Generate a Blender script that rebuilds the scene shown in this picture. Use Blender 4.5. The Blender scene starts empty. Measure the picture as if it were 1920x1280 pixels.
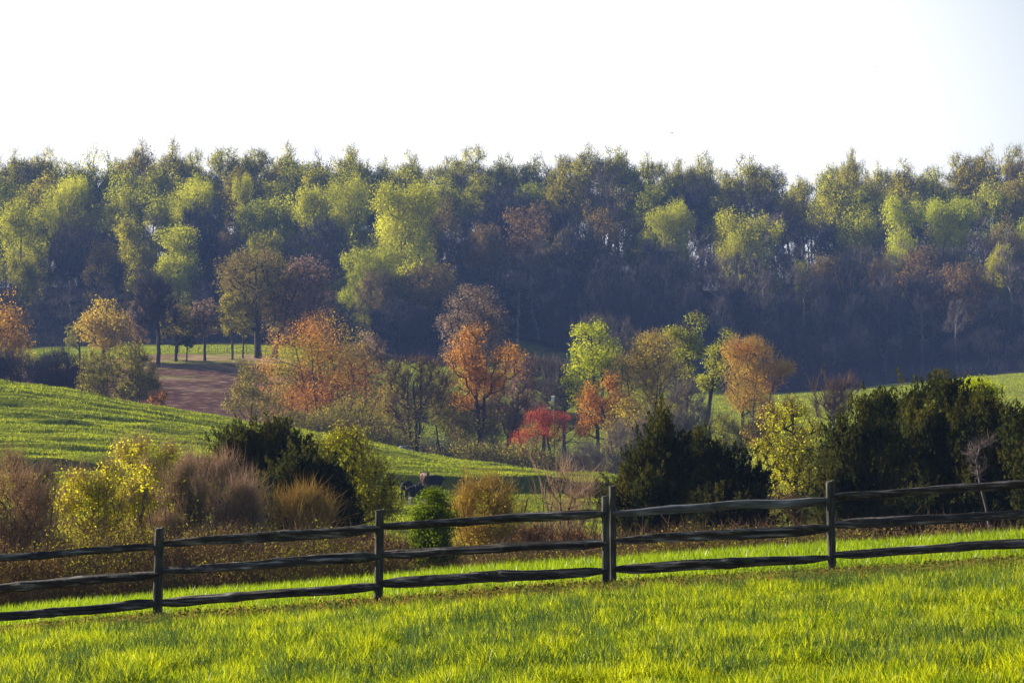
import bpy, math, numpy as np
from mathutils import Vector
PI = math.pi
F = 1920 * 70 / 36.0            # focal length in photo pixels (70 mm lens)
# ------------------------------------------------------------------ camera, sky, sun
sc = bpy.context.scene
COL = sc.collection
cam = bpy.data.cameras.new('camera'); cam.lens = 70; cam.sensor_width = 36
cam.clip_start = 0.1; cam.clip_end = 9000
co = bpy.data.objects.new('camera', cam); COL.objects.link(co)
co.location = (0, 0, 0); co.rotation_euler = (PI / 2, 0, 0)
sc.camera = co
SUN_AZ, SUN_EL = math.radians(-64), math.radians(21)     # azimuth from +Y (view direction), negative = left
w = bpy.data.worlds.new('World'); sc.world = w; w.use_nodes = True
nt = w.node_tree; bg = nt.nodes['Background']
sky = nt.nodes.new('ShaderNodeTexSky'); sky.sky_type = 'NISHITA'; sky.sun_disc = False
sky.sun_elevation = SUN_EL; sky.sun_rotation = SUN_AZ % (2 * PI)
sky.air_density = 1.0; sky.dust_density = 1.2; sky.ozone_density = 1.4; sky.altitude = 200
# white veil painted round the view direction, standing in for overexposed sky
tc = nt.nodes.new('ShaderNodeTexCoord'); mp = nt.nodes.new('ShaderNodeMapping'); mp.inputs['Scale'].default_value = (1.2, 1.2, 7)
nz = nt.nodes.new('ShaderNodeTexNoise'); nz.inputs['Scale'].default_value = 2.2; nz.inputs['Detail'].default_value = 6; nz.inputs['Distortion'].default_value = 0.5
rp = nt.nodes.new('ShaderNodeValToRGB'); rp.color_ramp.elements[0].position = 0.02; rp.color_ramp.elements[1].position = 0.36
mx = nt.nodes.new('ShaderNodeMixRGB'); mx.inputs[2].default_value = (9.8, 9.8, 9.9, 1)
sm = nt.nodes.new('ShaderNodeMath'); sm.operation = 'MULTIPLY'; sm.inputs[1].default_value = 0.95
nt.links.new(tc.outputs['Generated'], mp.inputs[0]); nt.links.new(mp.outputs[0], nz.inputs['Vector'])
nt.links.new(nz.outputs['Fac'], rp.inputs[0]); nt.links.new(rp.outputs[0], sm.inputs[0])
vd = nt.nodes.new('ShaderNodeVectorMath'); vd.operation = 'DISTANCE'; vd.inputs[1].default_value = (-0.05, 0.99, 0.02)
vn = nt.nodes.new('ShaderNodeVectorMath'); vn.operation = 'NORMALIZE'; nt.links.new(tc.outputs['Generated'], vn.inputs[0]); nt.links.new(vn.outputs[0], vd.inputs[0])
lo = nt.nodes.new('ShaderNodeMapRange'); lo.interpolation_type = 'SMOOTHSTEP'; lo.inputs[1].default_value = 0.46; lo.inputs[2].default_value = 0.20; nt.links.new(vd.outputs['Value'], lo.inputs[0])
ml = nt.nodes.new('ShaderNodeMath'); ml.operation = 'MULTIPLY'; nt.links.new(sm.outputs[0], ml.inputs[0]); nt.links.new(lo.outputs[0], ml.inputs[1])
nt.links.new(ml.outputs[0], mx.inputs[0])
nt.links.new(sky.outputs[0], mx.inputs[1]); nt.links.new(mx.outputs[0], bg.inputs[0])
bg.inputs[1].default_value = 0.05
sl = bpy.data.lights.new('sun', 'SUN'); sl.energy = 5.0; sl.angle = math.radians(0.5); sl.color = (1.0, 0.91, 0.76)
so = bpy.data.objects.new('sun', sl); COL.objects.link(so)
sd = Vector((math.sin(SUN_AZ) * math.cos(SUN_EL), math.cos(SUN_AZ) * math.cos(SUN_EL), math.sin(SUN_EL)))
so.rotation_euler = sd.to_track_quat('Z', 'Y').to_euler()
sc.view_settings.view_transform = 'Standard'; sc.view_settings.look = 'None'
sc.view_settings.gamma = 1; sc.view_settings.exposure = 1.4
cy = sc.cycles
cy.max_bounces = 5; cy.diffuse_bounces = 2; cy.glossy_bounces = 1; cy.transmission_bounces = 3
cy.volume_bounces = 0; cy.transparent_max_bounces = 4; cy.use_denoising = True; cy.denoising_prefilter = 'NONE'
cy.use_adaptive_sampling = False
cy.sample_clamp_indirect = 6

# ------------------------------------------------------------------ mesh helpers
def build(name, parts, mats, parent=None, smooth=False):
    """parts: list of (verts Nx3, faces MxK int, material index)"""
    vs, loops, starts, totals, mi = [], [], [], [], []
    off = 0; ls = 0
    for V, Fc, m in parts:
        if len(Fc) == 0: continue
        V = np.asarray(V, np.float32); Fc = np.asarray(Fc, np.int32)
        k = Fc.shape[1]; n = len(Fc)
        vs.append(V); loops.append((Fc + off).ravel())
        starts.append(ls + np.arange(n, dtype=np.int32) * k); totals.append(np.full(n, k, np.int32)); mi.append(np.full(n, m, np.int32))
        off += len(V); ls += n * k
    me = bpy.data.meshes.new(name)
    V = np.concatenate(vs); L = np.concatenate(loops)
    me.vertices.add(len(V)); me.vertices.foreach_set('co', V.ravel())
    me.loops.add(len(L)); me.loops.foreach_set('vertex_index', L.astype(np.int32))
    S = np.concatenate(starts); T = np.concatenate(totals)
    me.polygons.add(len(S)); me.polygons.foreach_set('loop_start', S); me.polygons.foreach_set('loop_total', T)
    me.polygons.foreach_set('material_index', np.concatenate(mi))
    me.polygons.foreach_set('use_smooth', np.full(len(S), smooth))
    for m in mats: me.materials.append(m)
    me.update(calc_edges=True)
    o = bpy.data.objects.new(name, me); COL.objects.link(o)
    if parent: o.parent = parent
    return o

def tag(o, label=None, cat=None, group=None, kind=None):
    if label: o['label'] = label
    if cat: o['category'] = cat
    if group: o['group'] = group
    if kind: o['kind'] = kind
    return o

def empty(name, loc):
    o = bpy.data.objects.new(name, None); COL.objects.link(o); o.location = loc; o.empty_display_size = 0.2
    return o

def unit(v): return v / np.maximum(np.linalg.norm(v, axis=-1, keepdims=True), 1e-9)

# smooth value noise in numpy
def _hash(ix, iy, seed):
    h = (ix.astype(np.int64) * 374761393 + iy.astype(np.int64) * 668265263 + seed * 1442695041) & 0x7fffffff
    h = ((h ^ (h >> 13)) * 1274126177) & 0x7fffffff
    return ((h ^ (h >> 16)) & 0xffff) / 65535.0
def vnoise(x, y, seed=0):
    ix = np.floor(x); iy = np.floor(y); fx = x - ix; fy = y - iy
    fx = fx * fx * (3 - 2 * fx); fy = fy * fy * (3 - 2 * fy)
    a = _hash(ix, iy, seed); b = _hash(ix + 1, iy, seed); c = _hash(ix, iy + 1, seed); d = _hash(ix + 1, iy + 1, seed)
    return (a * (1 - fx) + b * fx) * (1 - fy) + (c * (1 - fx) + d * fx) * fy
def fbm(x, y, seed=0, o=4):
    s = 0; a = 0.5
    for k in range(o):
        s = s + a * vnoise(x * 2 ** k, y * 2 ** k, seed + k); a *= 0.5
    return s / (1 - 0.5 ** o)

# ------------------------------------------------------------------ terrain heights: rows by distance, columns by bearing
COLS = np.array([-900, 0, 480, 960, 1440, 1920, 2800], float)
ROWS = [  # distance, line of sight heights for the seven bearings
    (165, (846, 846, 868, 897, 925, 950, 950)),
    (190, (772, 776, 828, 888, 938, 970, 985)),
    (215, (700, 718, 795, 878, 950, 985, 1000)),
    (235, (715, 735, 825, 905, 950, 965, 990)),
    (260, (730, 755, 835, 905, 915, 905, 900)),
    (300, (725, 745, 785, 845, 840, 800, 780)),
    (335, (690, 705, 708, 780, 790, 735, 720)),
    (360, (672, 682, 672, 748, 764, 712, 700)),
    (400, (650, 655, 648, 700, 738, 700, 690)),
    (430, (632, 640, 636, 668, 722, 690, 680)),
    (475, (590, 592, 585, 600, 640, 620, 610)),
    (520, (538, 540, 535, 532, 545, 525, 520)),
    (560, (550, 550, 548, 545, 555, 540, 540)),
]
NEAR = [  # distance, heights in metres for the seven bearings
    (-60, (-1.9, -1.9, -1.9, -1.8, -1.7, -1.6, -1.6)),
    (0, (-2.05, -2.05, -1.95, -1.85, -1.7, -1.6, -1.6)),
    (16, (-3.6, -3.05, -2.85, -2.65, -2.45, -2.2, -1.6)),
    (27.4, (-5.1, -4.05, -3.77, -3.51, -3.29, -3.07, -2.2)),
    (38, (-6.2, -5.24, -4.82, -4.40, -4.07, -3.74, -3.0)),
    (50, (-9.0, -8.0, -7.5, -7.0, -6.5, -6.2, -6.0)),
    (65, (-11, -10.5, -10.2, -10.0, -9.6, -9.3, -9.0)),
    (85, (-12.5, -12.0, -12.0, -12.2, -12.2, -12, -12)),
    (115, (-12, -11.8, -12.3, -12.9, -13.3, -13.6, -13.6)),
    (140, (-10.6, -10.6, -11.4, -12.5, -13.4, -14.0, -14.0)),
]
TD = np.array([r[0] for r in NEAR] + [r[0] for r in ROWS] + [640, 800, 1700], float)
TZ = np.array([r[1] for r in NEAR] + [[(640 - v) * r[0] / F for v in r[1]] for r in ROWS] + [[8] * 7, [-5] * 7, [-30] * 7], float)
def _pchip_slopes(x, y):
    h = np.diff(x)[:, None]; d = np.diff(y, axis=0) / h
    m = np.zeros_like(y); a, b = d[:-1], d[1:]
    w1 = 2 * h[1:] + h[:-1]; w2 = h[1:] + 2 * h[:-1]
    with np.errstate(divide='ignore', invalid='ignore'):
        hm = (w1 + w2) / (w1 / a + w2 / b)
    m[1:-1] = np.where(a * b > 0, hm, 0); m[0] = d[0]; m[-1] = d[-1]
    return m
TM = _pchip_slopes(TD, TZ)
def height(x, y, bank=True):
    x = np.asarray(x, float); y = np.asarray(y, float)
    c = np.clip(x / np.maximum(y, 27) * F + 960, COLS[0], COLS[-1])
    yy = np.clip(y, TD[0], TD[-1])
    i = np.clip(np.searchsorted(TD, yy, side='right') - 1, 0, len(TD) - 2)
    h = TD[i + 1] - TD[i]; t = (yy - TD[i]) / h
    H = ((1 + 2 * t) * (1 - t) ** 2)[..., None] * TZ[i] + (h * t * (1 - t) ** 2)[..., None] * TM[i] + \
        (t * t * (3 - 2 * t))[..., None] * TZ[i + 1] + (h * t * t * (t - 1))[..., None] * TM[i + 1]
    # catmull-rom over the bearings
    j = np.clip(np.searchsorted(COLS, c, side='right') - 1, 0, len(COLS) - 2)
    u = (c - COLS[j]) / (COLS[j + 1] - COLS[j])
    g = lambda k: np.take_along_axis(H, np.clip(k, 0, len(COLS) - 1)[..., None], -1)[..., 0]
    p1, p2 = g(j), g(j + 1)
    d = lambda k: (g(k + 1) - g(k - 1)) / (COLS[np.clip(k + 1, 0, 6)] - COLS[np.clip(k - 1, 0, 6)])
    hh = COLS[j + 1] - COLS[j]
    z = (1 + 2 * u) * (1 - u) ** 2 * p1 + hh * u * (1 - u) ** 2 * d(j) + u * u * (3 - 2 * u) * p2 + hh * u * u * (u - 1) * d(j + 1)
    # the bank at the foot of the pasture hill
    if bank:
        yb = 160 + 3 * np.sin(x * 0.05) + 1.5 * np.sin(x * 0.21)
        s = np.clip((y - yb) / 1.4, 0, 1); s = s * s * (3 - 2 * s)
        f = np.clip((y - 148) / 10, 0, 1) * np.clip((190 - y) / 28, 0, 1)
        z = z + f * (s * 1.1 - 0.7)
    # small relief
    far = np.clip((y - 130) / 60, 0, 1)
    z = z + (fbm(x * 0.35, y * 0.35, 3, 3) - 0.5) * (0.05 + 0.22 * far)
    hill = np.clip((y - 110) / 20, 0, 1) * np.clip((240 - y) / 10, 0, 1)
    z = z + hill * (fbm(x * 0.12, y * 0.55, 13, 3) - 0.5) * 1.1
    z = z + (fbm(x * 0.045, y * 0.045, 9, 2) - 0.5) * (0.05 + 0.7 * far)
    return z
def at(px, d):
    x = (px - 960) * d / F
    return x, d, float(height(x, d))

# ------------------------------------------------------------------ materials
def new_mat(name):
    m = bpy.data.materials.new(name); m.use_nodes = True
    n = m.node_tree; n.nodes.clear()
    return m, n, n.nodes.new('ShaderNodeOutputMaterial')
def N(n, t, **kw):
    x = n.nodes.new(t)
    for k, v in kw.items():
        if k.startswith('i_'): x.inputs[k[2:].replace('_', ' ')].default_value = v
        else: setattr(x, k, v)
    return x
def ramp(n, fac, stops):
    r = n.nodes.new('ShaderNodeValToRGB'); e = r.color_ramp.elements
    while len(e) > 1: e.remove(e[-1])
    e[0].position = stops[0][0]; e[0].color = (*stops[0][1], 1)
    for p, c in stops[1:]:
        q = e.new(p); q.color = (*c, 1)
    n.links.new(fac, r.inputs[0]); return r.outputs[0]
def leaf_mat(name, cols, trans=0.45, gloss=0.0, objvar=0.25, patch=0.0, patch_col=(0.1, 0.1, 0.05), patch_scale=0.25):
    """cols: list of colours picked leaf by leaf"""
    m, n, out = new_mat(name)
    g = N(n, 'ShaderNodeNewGeometry')
    k = len(cols)
    c = ramp(n, g.outputs['Random Per Island'], [(i / max(k - 1, 1), cl) for i, cl in enumerate(cols)])
    if patch:
        tc = N(n, 'ShaderNodeTexCoord'); nz = N(n, 'ShaderNodeTexNoise'); nz.inputs['Scale'].default_value = patch_scale; nz.inputs['Detail'].default_value = 3
        n.links.new(tc.outputs['Object'], nz.inputs['Vector'])
        mr = N(n, 'ShaderNodeMapRange'); mr.inputs[1].default_value = 0.42; mr.inputs[2].default_value = 0.62; mr.inputs[4].default_value = patch
        n.links.new(nz.outputs[0], mr.inputs[0])
        mm = N(n, 'ShaderNodeMixRGB'); mm.inputs[2].default_value = (*patch_col, 1)
        n.links.new(mr.outputs[0], mm.inputs[0]); n.links.new(c, mm.inputs[1]); c = mm.outputs[0]
    if objvar:
        oi = N(n, 'ShaderNodeObjectInfo'); hs = N(n, 'ShaderNodeHueSaturation')
        a = N(n, 'ShaderNodeMapRange'); a.inputs[3].default_value = 0.5 - 0.02 * objvar * 4; a.inputs[4].default_value = 0.5 + 0.02 * objvar * 4
        b = N(n, 'ShaderNodeMath', operation='FRACT'); b0 = N(n, 'ShaderNodeMath', operation='MULTIPLY'); b0.inputs[1].default_value = 7.31
        b1 = N(n, 'ShaderNodeMapRange'); b1.inputs[3].default_value = 1 - objvar; b1.inputs[4].default_value = 1 + objvar
        n.links.new(oi.outputs['Random'], a.inputs[0]); n.links.new(oi.outputs['Random'], b0.inputs[0]); n.links.new(b0.outputs[0], b.inputs[0]); n.links.new(b.outputs[0], b1.inputs[0])
        n.links.new(a.outputs[0], hs.inputs['Hue']); n.links.new(b1.outputs[0], hs.inputs['Value']); n.links.new(c, hs.inputs['Color']); c = hs.outputs[0]
    df = N(n, 'ShaderNodeBsdfDiffuse'); tr = N(n, 'ShaderNodeBsdfTranslucent'); mix = N(n, 'ShaderNodeMixShader'); mix.inputs[0].default_value = trans
    n.links.new(c, df.inputs[0]); n.links.new(c, tr.inputs[0]); n.links.new(df.outputs[0], mix.inputs[1]); n.links.new(tr.outputs[0], mix.inputs[2])
    last = mix.outputs[0]
    if gloss:
        gl = N(n, 'ShaderNodeBsdfGlossy'); gl.inputs['Roughness'].default_value = 0.38; gl.inputs[0].default_value = (0.9, 0.95, 0.8, 1)
        m2 = N(n, 'ShaderNodeMixShader'); m2.inputs[0].default_value = gloss
        n.links.new(last, m2.inputs[1]); n.links.new(gl.outputs[0], m2.inputs[2]); last = m2.outputs[0]
    n.links.new(last, out.inputs[0])
    return m
def bark_mat(name, a, b, scale=6):
    m, n, out = new_mat(name)
    tc = N(n, 'ShaderNodeTexCoord'); mp = N(n, 'ShaderNodeMapping'); mp.inputs['Scale'].default_value = (1, 1, 0.25)
    nz = N(n, 'ShaderNodeTexNoise'); nz.inputs['Scale'].default_value = scale; nz.inputs['Detail'].default_value = 4
    n.links.new(tc.outputs['Object'], mp.inputs[0]); n.links.new(mp.outputs[0], nz.inputs['Vector'])
    c = ramp(n, nz.outputs[0], [(0.35, a), (0.65, b)])
    df = N(n, 'ShaderNodeBsdfDiffuse'); n.links.new(c, df.inputs[0]); n.links.new(df.outputs[0], out.inputs[0])
    return m
M = dict(
    bark=bark_mat('bark', (0.035, 0.028, 0.024), (0.09, 0.075, 0.06)),
    pale_bark=bark_mat('pale_bark', (0.12, 0.10, 0.085), (0.30, 0.27, 0.24)),
    grey_bark=bark_mat('grey_bark', (0.07, 0.06, 0.06), (0.16, 0.14, 0.135)),
    forest_green=leaf_mat('forest_green', [(0.34, 0.34, 0.015), (0.44, 0.43, 0.02), (0.30, 0.31, 0.02)], 0.6, 0, 0.22),
    forest_yellow=leaf_mat('forest_yellow', [(0.46, 0.42, 0.015), (0.56, 0.51, 0.03), (0.40, 0.38, 0.02)], 0.65, 0, 0.2),
    forest_bright=leaf_mat('forest_bright', [(0.42, 0.42, 0.02), (0.52, 0.50, 0.03), (0.36, 0.39, 0.02)], 0.6, 0, 0.12),
    forest_brown=leaf_mat('forest_brown', [(0.27, 0.17, 0.06), (0.32, 0.22, 0.07), (0.20, 0.15, 0.06)], 0.4, 0, 0.2),
    forest_olive=leaf_mat('forest_olive', [(0.32, 0.24, 0.05), (0.38, 0.27, 0.06), (0.25, 0.21, 0.05)], 0.4, 0, 0.2),
    twig_mauve=leaf_mat('twig_mauve', [(0.045, 0.045, 0.058), (0.080, 0.070, 0.080)], 0.0, 0, 0.2),
    twig_brown=leaf_mat('twig_brown', [(0.11, 0.06, 0.04), (0.19, 0.12, 0.08)], 0.0, 0, 0.1),
    twig_grey=leaf_mat('twig_grey', [(0.14, 0.11, 0.10), (0.24, 0.19, 0.165)], 0.2, 0, 0.1),
    twig_umber=leaf_mat('twig_umber', [(0.12, 0.075, 0.045), (0.30, 0.20, 0.12), (0.08, 0.05, 0.03)], 0.35, 0, 0),
    olive_dark=leaf_mat('olive_dark', [(0.20, 0.22, 0.015), (0.38, 0.36, 0.02), (0.12, 0.13, 0.02)], 0.55, 0, 0, 0.8, (0.30, 0.15, 0.05), 0.5),
    twig_tan=leaf_mat('twig_tan', [(0.42, 0.31, 0.22), (0.60, 0.46, 0.33), (0.34, 0.23, 0.15)], 0.5, 0, 0.1),
    twig_gold=leaf_mat('twig_gold', [(0.46, 0.32, 0.10), (0.60, 0.46, 0.17), (0.34, 0.23, 0.08)], 0.5, 0, 0),
    lime=leaf_mat('lime_leaf', [(0.42, 0.47, 0.012), (0.54, 0.56, 0.02), (0.34, 0.42, 0.01)], 0.6, 0, 0.08),
    yellow_green=leaf_mat('yellow_green_leaf', [(0.46, 0.43, 0.02), (0.36, 0.38, 0.02), (0.28, 0.27, 0.03)], 0.6, 0, 0.1),
    yellow=leaf_mat('yellow_leaf', [(0.78, 0.68, 0.03), (0.66, 0.62, 0.03), (0.52, 0.52, 0.02)], 0.65, 0, 0.06),
    orange=leaf_mat('orange_leaf', [(0.50, 0.19, 0.03), (0.60, 0.27, 0.04), (0.42, 0.20, 0.03)], 0.6, 0, 0.08),
    orange_olive=leaf_mat('orange_olive_leaf', [(0.54, 0.21, 0.04), (0.46, 0.25, 0.04), (0.56, 0.22, 0.04)], 0.6, 0, 0.05, 0.95, (0.34, 0.31, 0.03), 0.16),
    red=leaf_mat('red_leaf', [(0.62, 0.07, 0.05), (0.74, 0.22, 0.07), (0.5, 0.05, 0.04), (0.66, 0.12, 0.05)], 0.6, 0, 0),
    gold=leaf_mat('gold_leaf', [(0.60, 0.45, 0.05), (0.46, 0.37, 0.04), (0.58, 0.36, 0.05)], 0.6, 0, 0.1),
    gold_orange=leaf_mat('gold_orange_leaf', [(0.56, 0.40, 0.05), (0.48, 0.34, 0.04), (0.58, 0.32, 0.05)], 0.6, 0, 0.05, 0.8, (0.56, 0.22, 0.05), 0.2),
    olive=leaf_mat('olive_leaf', [(0.28, 0.24, 0.03), (0.36, 0.31, 0.04), (0.22, 0.20, 0.04)], 0.55, 0, 0.12),
    dull=leaf_mat('dull_leaf', [(0.28, 0.19, 0.12), (0.36, 0.24, 0.15), (0.24, 0.17, 0.11)], 0.5, 0, 0.1),
    deep_green=leaf_mat('deep_green_leaf', [(0.11, 0.16, 0.006), (0.20, 0.26, 0.008), (0.06, 0.08, 0.010)], 0.55, 0, 0),
    cedar=leaf_mat('cedar_spray', [(0.015, 0.028, 0.009), (0.030, 0.042, 0.011), (0.055, 0.056, 0.012)], 0.35, 0.0, 0.10, 0.7, (0.12, 0.105, 0.014), 0.7),  # olive-gold patches put the sunlit sides into the colour
    rust=leaf_mat('rust_twig', [(0.36, 0.17, 0.05), (0.48, 0.27, 0.08), (0.22, 0.13, 0.05)], 0.5, 0, 0),
)

# ------------------------------------------------------------------ tree maker
def tubes(paths, rng=None):
    """paths: list of (points Kx3, radii K); returns parts (verts, quads)"""
    VV, FF = [], []; off = 0
    for P, R in paths:
        K = len(P)
        ns = 8 if R[0] > 0.12 else 5 if R[0] > 0.03 else 3
        T = np.gradient(P, axis=0); T = unit(T)
        ref = np.tile(np.array([[1.0, 0.13, 0.07]]), (K, 1))
        A = unit(np.cross(T, ref)); B = np.cross(T, A)
        an = np.arange(ns) * 2 * PI / ns
        V = P[:, None] + R[:, None, None] * (np.cos(an)[None, :, None] * A[:, None] + np.sin(an)[None, :, None] * B[:, None])
        VV.append(V.reshape(-1, 3))
        i = np.arange(K - 1)[:, None] * ns; j = np.arange(ns)[None]; j2 = (j + 1) % ns
        q = np.stack([i + j, i + j2, i + ns + j2, i + ns + j], -1).reshape(-1, 4) + off
        FF.append(q); off += K * ns
    return np.concatenate(VV), np.concatenate(FF)

def sample_lobes(rng, lobes, n, shell=0.55, jag=0.0):
    vol = np.array([l[3] * l[4] * l[5] for l in lobes]) ** 0.8
    idx = rng.choice(len(lobes), n, p=vol / vol.sum())
    L = np.array(lobes)[idx]
    u = unit(rng.normal(size=(n, 3)))
    r = np.where(rng.random(n) < shell, rng.uniform(0.75, 1.0, n), rng.random(n) ** (1 / 3) * 0.85)
    r = r * (0.78 + 0.42 * rng.random(n) ** 1.5)
    if jag: r = r * (1 - jag * .6 + jag * 1.5 * rng.random(n) ** 3)
    P = L[:, :3] + u * r[:, None] * L[:, 3:6]
    return P

def skeleton(rng, H, pts, crown0, trunk_r, stems=1, spread=0.3, lean=(0, 0), reach=0.78, step=None):
    """grows limbs from trunk(s) to every point of pts; returns tube paths"""
    step = step or H * 0.05
    pos = []; par = []
    def add(p, q): pos.append(np.array(p, float)); par.append(q); return len(pos) - 1
    root = add((0, 0, -0.3 - 0.02 * H), -1)
    top = H * reach
    cxy = pts[:, :2].mean(0)
    for s in range(stems):
        a = s * 2 * PI / max(stems, 1) + rng.random() * 2
        k = 9; prev = root; e = spread * H * 0.5 if stems > 1 else 0
        wob = rng.normal(size=2) * 0.012 * H
        for i in range(1, k + 1):
            t = i / k
            x = cxy[0] * t ** 1.3 + e * math.cos(a) * t ** 0.8 + wob[0] * math.sin(3 * t) + lean[0] * (t - t * t) * H + rng.normal() * 0.004 * H
            y = cxy[1] * t ** 1.3 + e * math.sin(a) * t ** 0.8 + wob[1] * math.sin(3 * t) + lean[1] * (t - t * t) * H + rng.normal() * 0.004 * H
            prev = add((x, y, top * t), prev)
    nodes = np.zeros((len(pos) + len(pts) * 14 + 50, 3)); n = len(pos); nodes[:n] = pos
    par = list(par)
    order = np.argsort(np.linalg.norm(pts[:, :2] - cxy, axis=1) + 0.35 * np.abs(pts[:, 2] - crown0))
    for c in pts[order]:
        Q = nodes[:n]; d = c - Q; hd = np.linalg.norm(d[:, :2], axis=1); dz = d[:, 2]
        dist = np.linalg.norm(d, axis=1)
        cost = dist + 2.5 * np.maximum(0, 0.35 * hd - dz) + 0.12 * Q[:, 2] * 0
        cost[Q[:, 2] < crown0 * 0.8] += H * 2
        b = int(np.argmin(cost)); p0 = Q[b].copy()
        L = dist[b]; m = int(min(12, max(1, round(L / step))))
        prev = b
        side = rng.normal(size=3) * L * 0.05
        if n + m >= len(nodes): break
        for i in range(1, m + 1):
            t = i / m
            q = p0 + (c - p0) * t; q[2] += -L * 0.10 * math.sin(PI * t) * (1 if dz[b] > 0 else -1)
            q += side * math.sin(PI * t)
            nodes[n] = q; par.append(prev); prev = n; n += 1
    nodes = nodes[:n]; par = np.array(par)
    cnt = np.zeros(n); ch = [[] for _ in range(n)]
    for i in range(n - 1, 0, -1):
        if not ch[i]: cnt[i] += 1
        cnt[par[i]] += cnt[i]; ch[par[i]].append(i)
    tip = trunk_r * 0.11
    R = tip + (trunk_r - tip) * (cnt / cnt.max()) ** 0.5
    R[0] = R[0] * 1.35
    paths = []; stack = [(0, None)]
    while stack:
        s, frm = stack.pop()
        P = [] if frm is None else [nodes[frm]]; Rr = [] if frm is None else [min(R[frm], R[s] * 1.15)]
        i = s
        while True:
            P.append(nodes[i]); Rr.append(R[i])
            if not ch[i]: break
            c = sorted(ch[i], key=lambda q: -cnt[q])
            for q in c[1:]: stack.append((q, i))
            i = c[0]
        Rr[-1] *= 0.5
        if len(P) > 1: paths.append((np.array(P), np.array(Rr)))
    return paths

def leaves(rng, centres, per, spread, size, up=0.0, aspect=0.6, outward=None, flat=0.75):
    n = len(centres) * per
    C = np.repeat(centres, per, axis=0)
    g = rng.normal(size=(n, 3)); g = g / np.maximum(1, np.linalg.norm(g, axis=1, keepdims=True) / 1.9)
    P = C + g * np.array([spread, spread, spread * flat])
    if outward is None:
        nrm = unit(unit(P - centres.mean(0)) * 0.9 + unit(P - C + 1e-6) * 0.5 + rng.normal(size=(n, 3)) * 0.55)
        d = rng.normal(size=(n, 3)); d[:, 2] += up * 1.5
        d = unit(d - nrm * (d * nrm).sum(1, keepdims=True)); s = np.cross(nrm, d)
    else:
        d = rng.normal(size=(n, 3)); d[:, 2] += up
        d += outward * unit(C - centres.mean(0))
        d = unit(d); s = unit(np.cross(d, rng.normal(size=(n, 3))))
    L = size * rng.uniform(0.6, 1.35, n)[:, None]
    a = P - d * L * 0.5; b = P + d * L * 0.5
    m1 = P + s * L * aspect * 0.5 - d * L * 0.06; m2 = P - s * L * aspect * 0.5 - d * L * 0.06
    V = np.stack([a, m1, b, m2], 1).reshape(-1, 3)
    Fc = np.arange(n * 4).reshape(n, 4)
    return V, Fc

def twigs(rng, centres, per, length, width, up=0.7, spread=0.0, out=0.8, mid=None):
    n = len(centres) * per
    C = np.repeat(centres, per, axis=0) + rng.normal(size=(n, 3)) * spread
    mid = centres.mean(0) if mid is None else mid
    d = unit(rng.normal(size=(n, 3)) * 0.75 + unit(C - mid) * out + np.array([0, 0, up]))
    L = length * rng.uniform(0.45, 1.3, n)[:, None]
    s = unit(np.cross(d, rng.normal(size=(n, 3)))); t = np.cross(d, s)
    bend = rng.normal(size=(n, 3)) * L * 0.08
    E = C + d * L; Mi = C + d * L * 0.5 + bend
    w = width
    V = np.stack([C + s * w * .5, C - s * w * .25 + t * w * .43, C - s * w * .25 - t * w * .43,
                  Mi + s * w * .35, Mi - s * w * .18 + t * w * .3, Mi - s * w * .18 - t * w * .3, E], 1).reshape(-1, 3)
    b = (np.arange(n) * 7)[:, None]
    q = np.concatenate([b + np.array([[0, 1, 4, 3]]), b + np.array([[1, 2, 5, 4]]), b + np.array([[2, 0, 3, 5]])])
    tr = np.concatenate([b + np.array([[3, 4, 6]]), b + np.array([[4, 5, 6]]), b + np.array([[5, 3, 6]])])
    return V, q, tr

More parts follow.
